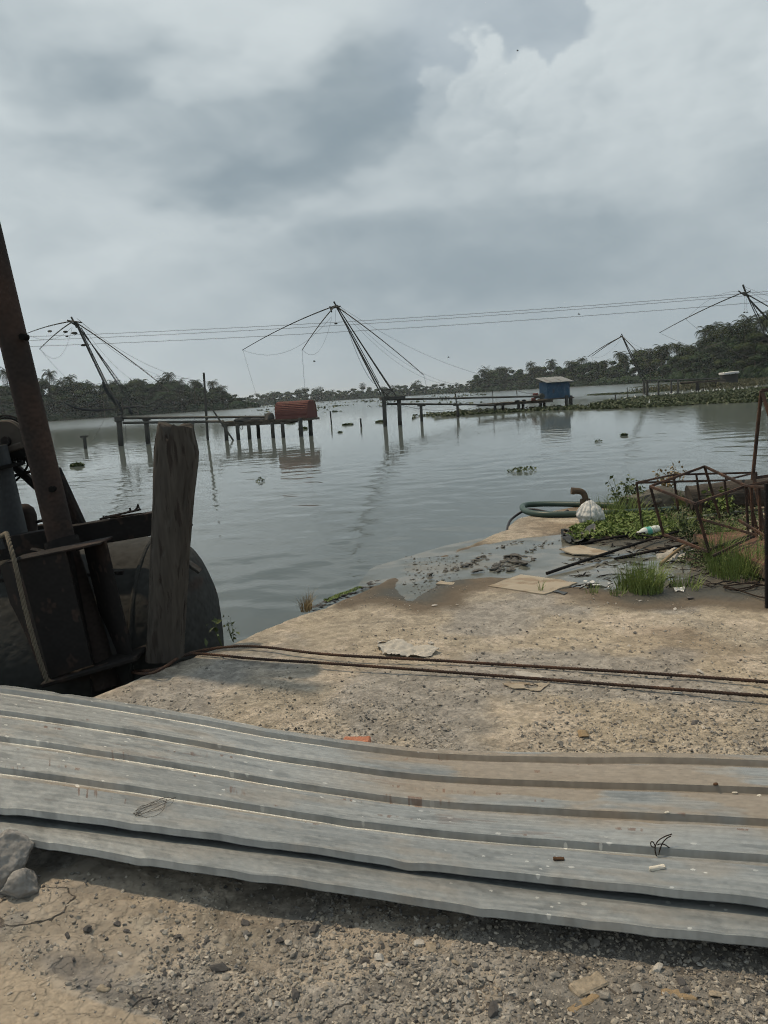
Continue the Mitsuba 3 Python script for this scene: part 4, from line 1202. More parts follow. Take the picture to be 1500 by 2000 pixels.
# ------------------------------------------------------------------ timber baulk, log, rubble
mat('baulk_mat', lambda p, n, uv: mix(mix((.075, .042, .03), (.13, .078, .056), fbm(p.x * 4, p.y * 4, p.z * 9, 4)), (.14, .13, .09), smoothstep(.3, .0, n.z) * .65) * (.65 + .7 * fbm(p.x * 40, p.y * 40, p.z * 40, 3)), rough=.9, spec=.2,
    bump=lambda p, n, uv: fbm(p.x * 30, p.y * 30, p.z * 30, 4), scale=.008)
A_, B_ = on_plane(1405, 1042, .10), on_plane(1600, 1112, .16)
mm = resolve(MB().beam(A_ + [0, 0, -.05], B_ + [0, 0, -.07], .50, .12, bev=.01).mesh(), .05)
obj('timber_baulk', roughen(mm, .012, 9, 4), 'baulk_mat', smooth=40, label='heavy reddish timber baulk lying at the right under the frames', cat='timber')
mat('bark_mat', lambda p, n, uv: mix((.030, .027, .024), (.085, .075, .065), fbm(p.x * 5, p.y * 16, p.z * 16, 4)), rough=.95, spec=.15, bump=lambda p, n, uv: fbm(p.x * 12, p.y * 50, p.z * 50, 4), scale=.015)
p, q = ground_at(1345, 1004, .16), ground_at(1640, 992, .20)
mb = MB().tube(spline([p, (p + q) / 2 + [0, 0, .03], q], 40), .17, 26)
obj('log', roughen(mb.mesh(), .025, 7, 6), 'bark_mat', smooth=50, label='thick dark log lying behind the steel frames', cat='log')
mat('rubble_mat', lambda p, n, uv: mix((.05, .05, .044), (.13, .125, .11), fbm(p.x * 7, p.y * 7, p.z * 14, 4)), rough=.95, spec=.2, bump=lambda p, n, uv: fbm(p.x * 25, p.y * 25, p.z * 25, 4), scale=.02)
for (u, v, s, sq, lab) in ((1255, 996, .26, (1.15, .7, .55), 'dark weathered block of rubble overgrown with weeds at the far edge'), (1300, 992, .25, (1.2, .7, .75), 'bigger dark lump of rubble behind the frames'), (1345, 985, .16, (1.2, .8, .6), 'small lump of rubble beside the log')):
    q = ground_at(u, v)
    m_ = roughen(resolve(rock(s, u, sq, 3, .3, 8), .04), .02, 9, 3); m_.apply_translation(q + [0, .1, s * sq[2] * .55])
    obj('rubble_block', m_, 'rubble_mat', smooth=40, label=lab, cat='rubble')

# ------------------------------------------------------------------ far banks and their trees
LEFT_Y = lambda u: np.interp(u, [-400, 0, 93, 300, 480, 500], [320, 385, 412, 430, 445, 455])
FAR_Y = lambda u: np.interp(u, [430, 620, 800, 950], [900, 860, 820, 760])
RIGHT_Y = lambda u: np.interp(u, [925, 1050, 1150, 1250, 1350, 1430, 1500, 1700], [600, 545, 480, 400, 320, 268, 232, 190])
mat('bank_mat', lambda p, n, uv: mix((.018, .022, .014), (.035, .036, .024), fbm(p.x * .12, p.y * .12, 0, 4)), rough=1.0, spec=.1)


def bank(key, ufn, us, lab, depth=140):
    near = np.array([[ray(u, 700)[0] * ufn(u), ufn(u)] for u in us])
    rows = []
    for dz, dy in ((-1.3, -1.5), (-.25, .5), (.25, 5), (.6, depth)):
        q = near.copy()
        q = q * (1 + dy / q[:, 1:2])
        rows.append(np.column_stack([q, np.full(len(q), dz) + .15 * (meshkit.fbm(np.column_stack([q * .08, 0 * q[:, :1]]), 3, 4) - .5) * (dz > -1)]))
    obj(key, trimesh.Trimesh(np.concatenate(rows), grid_faces(4, len(us))[:, ::-1], process=False), 'bank_mat', smooth=True, kind='structure', label=lab, cat='terrain')


bank('left_bank', LEFT_Y, np.linspace(-420, 499, 60), 'low wooded river bank on the left')
bank('far_bank', FAR_Y, np.linspace(380, 1000, 50), 'far low river bank in the middle distance', 200)
bank('right_bank', RIGHT_Y, np.linspace(925, 1720, 70), 'wooded river bank on the right')

for nm, a_, b_ in (('leaf_a', (.022, .038, .020), (.038, .058, .028)), ('leaf_b', (.018, .032, .019), (.031, .048, .026)), ('leaf_c', (.027, .040, .019), (.046, .060, .028)), ('palm_leaf', (.020, .030, .015), (.040, .051, .024))):
    scene[nm] = two({'type': 'diffuse', 'reflectance': proc((lambda a_, b_: (lambda p, n, uv: mix(a_, b_, smoothstep(.3, .7, fbm(p.x * .35, p.y * .35, p.z * .45, 3))) * (.45 + 1.1 * fbm(p.x * 1.3, p.y * 1.3, p.z * 1.6, 3))))(a_, b_))})
flat('trunk_mat', (.075, .062, .048))


def broadleaf(seed, n_leaf, size, wide):
    g = np.random.default_rng(seed)
    lobes = []
    for k in range(int(g.integers(12, 17))):
        t = g.uniform(.13, .92)
        r = wide * (.22 + .55 * math.sin(math.pi * min(1, max(.08, (t - .1) / .95)))) * g.uniform(.3, 1)
        a = g.uniform(0, 2 * math.pi)
        lobes.append((r * math.cos(a), r * math.sin(a), t, g.uniform(.10, .19)))
    lobes.append((0, 0, .86, .13))
    tot = sum(l[3] ** 2 for l in lobes)
    C, N = [], []
    for (x, y, z, r) in lobes:
        m = max(8, int(n_leaf * r * r / tot))
        d = g.normal(size=(m, 3)); d /= np.linalg.norm(d, axis=1, keepdims=True)
        rad = r * (.74 + .50 * g.uniform(0, 1, m) ** 1.4) * (1 + .25 * (meshkit.noise(d * 3 + seed) - .5))
        C.append(np.array([x, y, z]) + d * rad[:, None] * [1.15, 1.15, .85]); N.append(d * [1, 1, 1] + g.normal(0, .22, (m, 3)))
    C, N = np.vstack(C), np.vstack(N)
    N /= np.linalg.norm(N, axis=1, keepdims=True)
    A_ = np.cross(N, g.normal(size=N.shape)); A_ /= np.linalg.norm(A_, axis=1, keepdims=True); B_ = np.cross(N, A_)
    s = (size * g.uniform(.55, 1.35, len(C)))[:, None]
    v = np.stack([C - A_ * s, C - B_ * s * .55 + N * s * .12, C + A_ * s, C + B_ * s * .6], 1).reshape(-1, 3)
    i = np.arange(len(C)) * 4
    f = np.vstack([np.stack([i, i + 1, i + 2], 1), np.stack([i, i + 2, i + 3], 1)])
    core = MB().add(v, f)
    ico = trimesh.creation.icosphere(subdivisions=1)
    for (x, y, z, r) in lobes:                    # the dense inner mass of each bough
        w = np.array(ico.vertices)
        w = w * (r * .74 * (1 + .45 * (meshkit.fbm(w * 2.6 + 7 * x + seed, 3, seed) - .5)))[:, None] * [1.15, 1.15, .85]
        core.add(w + [x, y, z], ico.faces)
    crown = core.mesh()
    mb = MB(); mb.tube([(0, 0, -.02), (.005, 0, .2), (0, .01, .45), (.01, 0, .75)], [.020, .016, .012, .006], 6)
    for (x, y, z, r) in lobes[:7]:
        mb.bar((0, 0, max(.12, z - .28)), (x, y, z), .009, 4, .003)
    return mikit.ply(crown, None), mikit.ply(mb.mesh(), None)


def palm(seed, n_frond=24, detail=7):
    """A coconut palm of height 1: leaning slender trunk, drooping feathered fronds."""
    g = np.random.default_rng(seed)
    lean = g.normal(0, .05, 2)
    t = np.linspace(0, 1, 7)[:, None]
    tr = np.hstack([t ** 1.6 * lean, .82 * t])
    trunk = MB().tube(tr, np.interp(t[:, 0], [0, .1, 1], [.019, .0125, .009]), 6).mesh()
    top = tr[-1]
    mb = MB()
    for k in range(n_frond):
        a = k * 2.4 + g.normal(0, .2); up = np.interp(k / n_frond, [0, .25, .7, 1], [1.25, .75, .15, -.6]) + g.normal(0, .12)
        L = g.uniform(.20, .27)
        h = np.array([math.cos(a), math.sin(a), 0])
        q, p, ang_ = [], top.copy(), up
        for s in range(detail + 1):
            q.append(p.copy()); p = p + L / detail * (h * math.cos(ang_) + np.array([0, 0, 1]) * math.sin(ang_)); ang_ -= (.20 + .05 * s) * 7 / detail
        q = np.array(q); side = np.cross(h, [0, 0, 1])
        for s in range(detail):
            w = .058 * math.sin(math.pi * min(.96, .12 + .9 * s / detail)) ** .7
            for sg in (-1, 1):
                for e in range(2):
                    b0 = q[s] + (q[s + 1] - q[s]) * (.5 * e); b1 = q[s] + (q[s + 1] - q[s]) * (.5 * e + .36)
                    tip = (b0 + b1) / 2 + side * sg * w + (q[s + 1] - q[s]) * .9 + np.array([0, 0, -.5 * w - .25 * w * g.uniform()])
                    mb.add([b0, b1, tip], [[0, 1, 2]])
    return mikit.ply(mb.mesh(), None), mikit.ply(trunk, None)


BROAD = [broadleaf(300 + k, 1900, .023, .26 + .05 * (k % 4)) for k in range(6)]
BROAD_FAR = [broadleaf(330 + k, 420, .036, .34 + .06 * (k % 3)) for k in range(4)]
PALMS = [palm(350 + k) for k in range(5)]
PALMS_FAR = [palm(370 + k, 16, 4) for k in range(3)]
gt = np.random.default_rng(90)


def plant_tree(kind, u, top_v, y, lab, group, base=-.3):
    top = at(u, top_v, y)
    h = top[2] - base
    k = int(gt.integers(0, 50))
    if kind == 'palm':
        c, t = (PALMS if y < 600 else PALMS_FAR)[k % (5 if y < 600 else 3)]; w, m = 1.0, 'palm_leaf'
        h /= .93
        w = 22 / max(h, 14) if h > 14 else 1.2
    else:
        c, t = (BROAD if y < 620 else BROAD_FAR)[k % (6 if y < 620 else 4)]
        w, m = gt.uniform(1.0, 1.45), ('leaf_a', 'leaf_b', 'leaf_c', 'leaf_b')[k % 4]
    key = thing('coconut_palm' if kind == 'palm' else 'tree', lab, 'palm' if kind == 'palm' else 'tree', group)
    M = T().translate([float(top[0]), float(y), base]).rotate([0, 0, 1], float(gt.uniform(0, 360))).scale([float(h * w), float(h * w), float(h)])
    obj('crown', c, m, key, to_world=M)
    obj('trunk', t, 'trunk_mat', key, to_world=M)


ORD = ['first', 'second', 'third', 'fourth', 'fifth', 'sixth', 'seventh', 'eighth', 'ninth', 'tenth', 'eleventh', 'twelfth']


def belt(yfn, sky, step_near, where, group, front_frac, depth, wob=.06):
    us, vs = np.array(sky).T
    u = us[0]
    while u < us[-1]:
        y = yfn(u)
        px = FOCAL / y
        hor = 772 - (u - 750) * .0647
        for row, (fr, dy) in enumerate(front_frac):
            uu = u + gt.uniform(-.5, .5) * step_near * px
            vt = np.interp(uu, us, vs)
            f = fr * (1 + gt.uniform(-wob * 2.2, wob))
            plant_tree('tree', uu, hor - (hor - vt) * f, float(yfn(min(uu, us[-1]))) + dy * depth + gt.uniform(0, 6), 'leafy tree in the dense belt of trees ' + where, group)
        u += step_near * px * gt.uniform(.8, 1.2)


SKY_L = [(-160, 740), (0, 752), (30, 748), (70, 742), (120, 745), (150, 748), (180, 752), (215, 747), (250, 741), (290, 744), (325, 738), (355, 741), (395, 750), (430, 758), (455, 764), (478, 776), (492, 790)]
belt(LEFT_Y, SKY_L, 6.0, 'along the left bank', 'trees along the left bank', ((.62, 0), (.86, .12), (1.0, .28)), 40)
SKY_F = [(480, 775), (517, 766), (567, 764), (593, 760), (627, 758), (653, 763), (683, 761), (710, 753), (733, 758), (767, 755), (810, 747), (830, 752), (867, 751), (897, 748), (925, 743), (980, 738)]
belt(FAR_Y, SKY_F, 5.0, 'on the far bank across the water', 'trees on the far bank', ((.78, 0), (1.0, .3)), 50, .09)
SKY_R = [(930, 735), (947, 719), (983, 718), (1047, 716), (1093, 711), (1117, 704), (1143, 701), (1160, 709), (1187, 703), (1227, 694), (1250, 685), (1283, 680), (1320, 674), (1347, 676), (1360, 664), (1385, 650), (1420, 640), (1453, 628), (1480, 624), (1540, 612), (1640, 600)]
belt(RIGHT_Y, SKY_R, 6.6, 'along the right bank', 'trees along the right bank', ((.55, 0), (.80, .12), (.98, .28)), 40)
for where, yfn, px in (('the left bank', LEFT_Y, [(-30, 722), (11, 716), (90, 721), (137, 731), (170, 744), (323, 726), (413, 742)]),
                       ('the far bank', FAR_Y, [(594, 757), (628, 755), (710, 748), (768, 752), (812, 743), (866, 748)]),
                       ('the right bank', RIGHT_Y, [(950, 716), (1033, 706), (1073, 701), (1207, 685), (1303, 671), (1322, 668), (1373, 636), (1398, 628), (1420, 634), (1454, 613), (1486, 618), (1515, 600)])):
    for i, (u, v) in enumerate(px):
        plant_tree('palm', u, v, float(yfn(u)) + (14 if 'far' not in where else 10), f'tall coconut palm standing out of the trees on {where}, {ORD[i]} from the left', 'coconut palms on ' + where)
for i, (u, v) in enumerate([(40, 768), (200, 770), (265, 765), (352, 768), (1060, 725), (1130, 720), (1195, 715), (1270, 708), (1335, 700), (1385, 690), (1440, 672), (1475, 665)]):
    plant_tree('palm', u, v, float((LEFT_Y if u < 500 else RIGHT_Y)(u)) - 1, 'low young palm at the water side of the trees on the ' + ('left' if u < 500 else 'right') + ' bank', 'young palms by the water')


for sky, yfn, n, where in ((SKY_L, LEFT_Y, 16, 'left'), (SKY_F, FAR_Y, 14, 'far'), (SKY_R, RIGHT_Y, 26, 'right')):
    us_, vs_ = np.array(sky).T
    for k in range(n):
        u = us_[0] + (us_[-1] - us_[0]) * (k + gt.uniform(.1, .9)) / n
        hor = 772 - (u - 750) * .0647
        v = hor - (hor - np.interp(u, us_, vs_)) * gt.uniform(.98, 1.14)
        plant_tree('palm', u, v, float(yfn(u)) + gt.uniform(2, 10), f'coconut palm whose crown just breaks the tree line of the {where} bank', f'palms in the tree line of the {where} bank')


def undergrowth(key, yfn, u0, u1, n, hmax, lab, size):
    """Bushes crowding the water's edge: rough rounded masses with leaves on them."""
    g = np.random.default_rng(int(abs(u0)) + 5)
    ico = trimesh.creation.icosphere(subdivisions=2); mb = MB(); C, N = [], []
    nb = n // 40
    for u in np.linspace(u0, u1, nb) + g.uniform(-1, 1, nb) * (u1 - u0) / nb:
        y = float(yfn(u)) + g.uniform(.5, 9); r = hmax * g.uniform(.28, .62)
        c = np.array([ray(u, 740)[0] * y, y, -.5 + r * .25])
        w = np.array(ico.vertices); w = w * (r * (1 + .5 * (meshkit.fbm(w * 2.4 + u, 3, 4) - .5)))[:, None] * [1.25, 1, .95]
        mb.add(w + c, ico.faces)
        k = g.integers(0, len(w), 46); C.append(w[k] * g.uniform(.95, 1.25, (46, 1)) + c); N.append(np.array(ico.vertices)[k] + g.normal(0, .25, (46, 3)))
    C, N = np.vstack(C), np.vstack(N); n = len(C)
    N /= np.linalg.norm(N, axis=1, keepdims=True)
    A_ = np.cross(N, g.normal(size=N.shape)); A_ /= np.linalg.norm(A_, axis=1, keepdims=True); B_ = np.cross(N, A_)
    s = (size * .75 * g.uniform(.6, 1.4, n))[:, None]
    v = np.stack([C - A_ * s, C - B_ * s * .6, C + A_ * s, C + B_ * s * .6], 1).reshape(-1, 3); i = np.arange(n) * 4
    mb.add(v, np.vstack([np.stack([i, i + 1, i + 2], 1), np.stack([i, i + 2, i + 3], 1)]))
    obj(key, mb, 'leaf_b', kind='stuff', label=lab, cat='undergrowth')


undergrowth('undergrowth', LEFT_Y, -300, 497, 5600, 6, 'dark undergrowth below the trees of the left bank', .85)
undergrowth('undergrowth', FAR_Y, 440, 960, 3600, 8, 'dark undergrowth along the far bank', 1.3)
undergrowth('undergrowth', RIGHT_Y, 928, 1650, 6400, 6, 'dark undergrowth below the trees of the right bank', .7)

# ------------------------------------------------------------------ the counterweighted fishing nets and their platforms
mat('net_pole', lambda p, n, uv: mix((.040, .042, .038), (.085, .082, .072), fbm(p.x * 3, p.y * 3, p.z * 3, 3)), rough=.8, spec=.3)
mat('rope_far', (.10, .10, .095), rough=1.0)
mat('netting', (.03, .034, .036), rough=1.0)
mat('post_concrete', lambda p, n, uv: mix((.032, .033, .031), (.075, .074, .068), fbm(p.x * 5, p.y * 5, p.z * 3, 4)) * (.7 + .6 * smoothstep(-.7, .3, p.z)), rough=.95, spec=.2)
mat('deck_wood', lambda p, n, uv: mix((.05, .045, .038), (.10, .088, .07), fbm(p.x * 4, p.y * 4, p.z * 9, 3)), rough=.95, spec=.15)


def crane(label, apex, legs, arms, ropes, crossbars, r=.044, rope_r=.009, floats=()):
    t = thing('fishing_net', label, 'fishing net', 'counterweighted fishing nets')
    ap = at(*apex)
    for (p, q) in legs:
        a_, b_ = at(*p), at(*q)
        obj('leg', MB().tube(sag(a_, b_, .05, 6), np.linspace(r * .75, r * 1.25, 6), 8), 'net_pole', t, smooth=50)
    for (q, bow) in arms:
        b_ = at(*q)
        obj('arm', MB().tube(sag(ap, b_, -bow * .45, 10), np.linspace(r * 1.05, r * .55, 10), 8), 'net_pole', t, smooth=50)
    for (p, q, s) in ropes:
        obj('rope', MB().tube(sag(at(*p), at(*q), s, 12), rope_r, 4), 'rope_far', t)
    for (p, q, rr) in crossbars:
        obj('crossbar', MB().bar(at(*p), at(*q), rr, 7), 'net_pole', t, smooth=50)
    for (u, v, y, s) in floats:
        f = rock(s, int(u), (1.3, 1, .6), 2, .2, 3); f.apply_translation(at(u, v, y))
        obj('weight_stone', f, 'net_pole', t, smooth=40)
    return t


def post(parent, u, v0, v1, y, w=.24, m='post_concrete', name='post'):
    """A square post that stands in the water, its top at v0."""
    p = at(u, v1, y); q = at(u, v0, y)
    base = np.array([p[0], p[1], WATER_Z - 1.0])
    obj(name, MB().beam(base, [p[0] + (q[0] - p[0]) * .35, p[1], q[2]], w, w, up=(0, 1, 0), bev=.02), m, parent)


# net 2, the middle one
Y2 = 57.6
crane('tall fishing net in the middle of the river, arms spread and empty', (655, 597, Y2),
      [((657, 600, Y2), (752, 775, Y2)), ((660, 603, Y2), (744, 770, Y2 - .5)), ((662, 603, Y2), (774, 774, Y2 + .6)), ((660, 600, Y2), (766, 764, Y2 + .4))],
      [((473, 684, 61), .45), ((590, 684, 52.5), .3), ((828, 733, 53.5), .35), ((740, 748, 61.5), .3)],
      [((475, 684, 61), (648, 618, Y2), 1.3), ((591, 684, 52.5), (648, 620, Y2), 1.2), ((475, 685, 61), (508, 795, 57), .1), ((590, 685, 52.5), (597, 786, 54), .05), ((660, 596, Y2), (945, 733, 66), 0.6), ((664, 598, Y2), (900, 752, 70), 1.2),
       ((662, 600, Y2), (905, 752, 70), 1.6), ((678, 640, Y2), (728, 748, 59), .4), ((680, 645, Y2), (735, 752, 58), .7), ((655, 605, Y2), (656, 630, Y2), 0), ((828, 734, 53.5), (835, 760, 54), 0.05)],
      [((645, 603, Y2), (665, 598, Y2 - .4), .05), ((644, 598, Y2), (648, 610, Y2), .05), ((652, 589, Y2), (660, 604, Y2), .06), ((658, 596, Y2), (666, 606, Y2), .05), ((745, 762, Y2), (767, 760, Y2 + .5), .06), ((752, 778, Y2), (764, 760, Y2 + .3), .05), ((748, 764, Y2), (762, 776, Y2), .045)],
      floats=((656, 632, Y2, .10),))
w2 = thing('walkway', 'narrow walkway of pipes on posts between the middle net and the blue hut', 'walkway')
post(w2, 752, 781, 832, Y2, .30); post(w2, 781, 779, 830, Y2 + .9, .30)
obj('crosshead', MB().beam(at(743, 779, Y2), at(790, 776, Y2 + 1), .35, .28, bev=.03), 'post_concrete', w2)
post(w2, 823, 793, 815, 63, .22); post(w2, 894, 792, 809, 68, .22)
for (u, v, y) in ((823, 792, 63), (893, 791, 68)):
    obj('bracket', MB().beam(at(u - 8, v, y), at(u + 8, v - 1, y), .25, .18, bev=.02), 'post_concrete', w2)
obj('upright', MB().bar(at(889, 768, 68), at(892, 790, 68), .06), 'net_pole', w2)
obj('rail', MB().tube([at(752, 780.5, Y2), at(900, 777.5, 66), at(1052, 774, 74)], .085, 8), 'net_pole', w2, smooth=50)
obj('rail', MB().tube([at(757, 789, Y2), at(893, 789.5, 67), at(965, 791, 72)], .075, 8), 'net_pole', w2, smooth=50)
obj('slack_rope', MB().tube(sag(at(782, 791, Y2), at(893, 798, 67), .25, 12), .016, 4), 'rope_far', w2)
obj('slack_rope', MB().tube(sag(at(893, 798, 67), at(965, 797, 72), .25, 12), .016, 4), 'rope_far', w2)


def deck(parent, p, q, w, t, planks=14):
    """A plank deck from p to q (its front edge), w deep."""
    p, q = np.asarray(p), np.asarray(q); d = (q - p); L = np.linalg.norm(d); d = d / L; s = np.array([-d[1], d[0], 0])
    g = np.random.default_rng(int(L * 100))
    for k in range(planks):
        a_ = p + d * (L * k / planks + .015) + [0, 0, g.normal(0, .012)]; b_ = p + d * (L * (k + 1) / planks - .015)
        c = (a_ + b_) / 2; e = g.uniform(-.06, .06)
        obj('plank', MB().beam(c + s * (-.03 + e), c + s * (w + e), L / planks - .03, t * .5, bev=.01), 'deck_wood', parent)
    for e in (.06, w - .06):
        obj('bearer', MB().beam(p + s * e - [0, 0, t * .62], q + s * e - [0, 0, t * .62], .12, t * .7), 'deck_wood', parent)


def wall_sheet(p, q, h, m, parent, pitch=.13, amp=.022, name='wall'):
    """An upright ribbed metal wall from p to q."""
    p, q = np.asarray(p, float), np.asarray(q, float); d = q - p; L = np.linalg.norm(d[:2]); n = int(L / pitch * 6) + 1
    s = np.linspace(0, 1, n); nrm = np.array([d[1], -d[0], 0]) / L
    off = amp * np.clip(np.sin(s * L / pitch * 2 * np.pi) * 2.2, -1, 1)
    rows = []
    for z, o in ((0, 0), (h, 0), (h, -.03), (0, -.03)):
        rows.append(p + d * s[:, None] + nrm * (off + o)[:, None] + [0, 0, z])
    return obj(name, trimesh.Trimesh(np.concatenate(rows), grid_faces(4, n), process=False), m, parent)


for nm, c0, c1 in (('blue_wall', (.038, .084, .145), (.062, .118, .18)), ('red_wall', (.085, .033, .029), (.12, .048, .041)), ('roof_sheet', (.14, .15, .15), (.22, .23, .225))):
    mat(nm, (lambda c0, c1: lambda p, n, uv: mix(mix(c0, c1, fbm(p.x * 2, p.y * 2, p.z * 1.2, 4)), (.10, .07, .05), smoothstep(.62, .74, fbm(p.x * 3, p.y * 3 + 4, p.z * 2, 4)) * .5))(c0, c1), rough=.75, spec=.3)
# the blue hut on its platform
p3 = thing('platform', 'low plank platform on posts carrying the blue hut', 'platform')
d0, d1 = at(957, 789, 72.5), at(1080, 781, 76)
deck(p3, d0, d1, 2.2, .22, 16)
for (u, v, dy) in ((967, 803, 0), (982, 800, 1.8), (1013, 802, 0), (1022, 801, 1.8), (1056, 797, 0), (1063, 796, 1.6)):
    post(p3, u, 791 - (u - 967) * .075, v, 72.8 + (u - 960) * .03 + dy, .24)
h2 = thing('hut', 'small blue ribbed metal hut on posts above the water', 'hut')
A0 = at(1070, 780, 75.8); A1 = at(1113, 774.5, 76.6)
A1[2] = A0[2] = (A0[2] + A1[2]) / 2
dx = (A1 - A0) / np.linalg.norm(A1 - A0); dy_ = np.array([-dx[1], dx[0], 0])
B1 = A1 + dy_ * 1.7 + dx * .10; B0 = A0 + dy_ * 1.7 + dx * .1
hh = height_px(32, 76)
wall_sheet(A0, A1, hh, 'blue_wall', h2); wall_sheet(A1, B1, hh * 1.02, 'blue_wall', h2); wall_sheet(B1, B0, hh * 1.0, 'blue_wall', h2); wall_sheet(B0, A0, hh, 'blue_wall', h2)
rf = [A0 - dx * .28 - dy_ * .35 + [0, 0, hh - .10], A1 + dx * .30 - dy_ * .35 + [0, 0, hh - .10], B1 + dx * .28 + dy_ * .25 + [0, 0, hh + .42], B0 - dx * .25 + dy_ * .25 + [0, 0, hh + .42]]
for k in range(5):
    s0, s1 = k / 5, (k + 1) / 5 - .012
    a_, b_, c_, d_ = rf[0] + (rf[1] - rf[0]) * s0, rf[0] + (rf[1] - rf[0]) * s1, rf[3] + (rf[2] - rf[3]) * s1, rf[3] + (rf[2] - rf[3]) * s0
    v = np.array([a_, b_, c_, d_]); v = np.vstack([v, v + [0, 0, .05 + .02 * (k % 2)]])
    obj('roof_panel', trimesh.convex.convex_hull(v), 'roof_sheet', h2)
obj('gable', trimesh.convex.convex_hull(np.array([A1 + [0, 0, hh - .02], B1 + [0, 0, hh - .02], B1 + [0, 0, hh + .34], A1 + dx * .03 + [0, 0, hh - .02], B1 + dx * .03 + [0, 0, hh + .34]])), 'blue_wall', h2)
obj('floor', MB().beam(A0 + dy_ * .85 - dx * .1 - [0, 0, .06], A1 + dy_ * .85 + dx * .45 - [0, 0, .06], 1.9, .12), 'deck_wood', h2)
for (u, v, y) in ((1107, 795, 76.4), (1115, 794, 77.6)):
    post(h2, u, 772, v, y, .30)
mb = MB()
mot = thing('winch_engine', 'small reddish engine standing on the platform left of the blue hut', 'engine')
mat('engine_red', (.10, .035, .03), rough=.6)
for (u, v, y, s, m) in ((1046, 771, 74.6, (.5, .4, .32), 'engine_red'), (1052, 776, 74.8, (.9, .35, .22), 'net_pole'), (1042, 780, 74.6, (.4, .35, .3), 'engine_red')):
    b_ = rounded_box(s, .05); b_.apply_translation(at(u, v, y)); obj('casing', b_, m, mot)
obj('flywheel', MB().tube([at(1057, 774, 74.5), at(1059, 774, 74.3)], .28, 16), 'net_pole', mot, smooth=40)
for i, (u, v, y, s) in enumerate(((983, 788, 73.4, .45), (1009, 783, 73.8, .40), (1024, 782, 74, .33))):
    f = rock(s * .55, i + 3, (1.3, 1, .5), 2, .4, 4); f.apply_translation(at(u, v, y))
    obj('net_heap', f, 'netting', smooth=40, label=('biggest', 'middle', 'small')[i] + ' dark heap of netting on the platform of the blue hut', cat='net heap')
for (u, v0, v1, y, r, lab) in ((962, 763, 791, 72.4, .035, 'thin upright stake at the left end of the blue hut platform'), (1009, 762, 777, 75, .04, 'short upright stake on the blue hut platform'), (935, 792, 805, 70, .05, 'short stake standing in the hyacinth left of the platform')):
    obj('stake', MB().bar(at(u + 1, v1, y), at(u, v0, y), r), 'net_pole', label=lab, cat='stake')
obj('guy_rope', MB().tube(sag(at(1009, 763, 75), at(1062, 770, 75), .12), .02, 4), 'rope_far', label='rope from the stake to the engine on the blue hut platform', cat='rope')

# net 1 on the left, its net drawn in
Y1 = 53.5
crane('fishing net at the left with its dark net gathered below the legs', (144, 627, Y1),
      [((150, 632, Y1), (228, 797, Y1)), ((152, 632, Y1), (234, 800, Y1 - .4)), ((147, 630, Y1), (225, 792, Y1 + .3)), ((158, 640, Y1), (262, 796, Y1 + .8)), ((240, 780, Y1), (238, 815, Y1), )],
      [((48, 653, 57), .25), ((77, 682, 49.5), .25), ((331, 764, 50), .35), ((281, 812, 56.5), .25)],
      [((52, 652, 57), (140, 640, Y1), .6), ((79, 682, 49.5), (141, 640, Y1), 1.2), ((79, 683, 49.5), (165, 765, 51), .25), ((150, 622, Y1), (395, 745, 58), .8), ((155, 625, Y1), (372, 738, 60), 1.2), ((160, 635, Y1), (330, 765, 50), 1.2),
       ((160, 640, Y1), (215, 770, Y1), .5), ((165, 648, Y1), (222, 775, Y1), .8), ((205, 818, Y1), (180, 862, Y1), 0), ((370, 805, 50), (400, 840, 50), .1), ((245, 830, Y1), (247, 870, Y1), 0)],
      [((132, 626, Y1), (160, 630, Y1 - .3), .05), ((139, 619, Y1), (150, 640, Y1), .06), ((131, 625, Y1), (146, 634, Y1 + .2), .05), ((226, 795, Y1), (272, 793, Y1 + .8), .05)],
      floats=((97, 647, 55, .13), (128, 648, 54, .13), (145, 651, Y1, .17), (163, 674, Y1, .14), (131, 657, 52, .08)))
nt = thing('gathered_netting', 'dark gathered netting hanging in swags from the left net', 'netting')
def swag(pts, w):
    q = np.array([at(*p) for p in pts]); q = spline(q, 40)
    s = np.linspace(0, 1, 40)
    r = .5 * w * (.3 + .7 * np.sin(np.pi * s) ** .7) * (.75 + .5 * meshkit.noise(np.stack([s * 9, 0 * s, 0 * s], -1), 3))
    return MB().tube(q, r, 7)
obj('swag', swag([(125, 786, 51), (150, 797, 52), (190, 801, 53), (228, 798, Y1)], .16), 'netting', nt, smooth=50)
obj('swag', swag([(200, 745, Y1), (215, 772, Y1), (232, 792, Y1), (238, 806, Y1)], .26), 'netting', nt, smooth=50)
obj('swag', swag([(272, 794, Y1 + .5), (290, 803, 53), (305, 798, 52), (318, 785, 51)], .07), 'netting', nt, smooth=50)
obj('swag', swag([(275, 792, Y1 + .5), (300, 786, 52), (320, 775, 51), (331, 765, 50)], .06), 'netting', nt, smooth=50)
obj('swag', swag([(250, 795, Y1), (256, 806, Y1), (258, 812, Y1)], .24), 'netting', nt, smooth=50)
obj('swag', swag([(228, 797, Y1), (250, 796, Y1 + .3), (274, 794, Y1 + .5)], .10), 'netting', nt, smooth=50)
w1 = thing('walkway', 'narrow walkway of pipes on posts between the left net and the red shelter', 'walkway')
post(w1, 236, 817, 872, Y1, .30); post(w1, 289, 819, 868, Y1 + .9, .28)
obj('crosshead', MB().beam(at(225, 819, Y1), at(240, 818, Y1), .5, .36, bev=.05), 'post_concrete', w1)
obj('crosshead', MB().beam(at(279, 818, Y1 + .9), at(293, 817, Y1 + .9), .45, .30, bev=.05), 'post_concrete', w1)
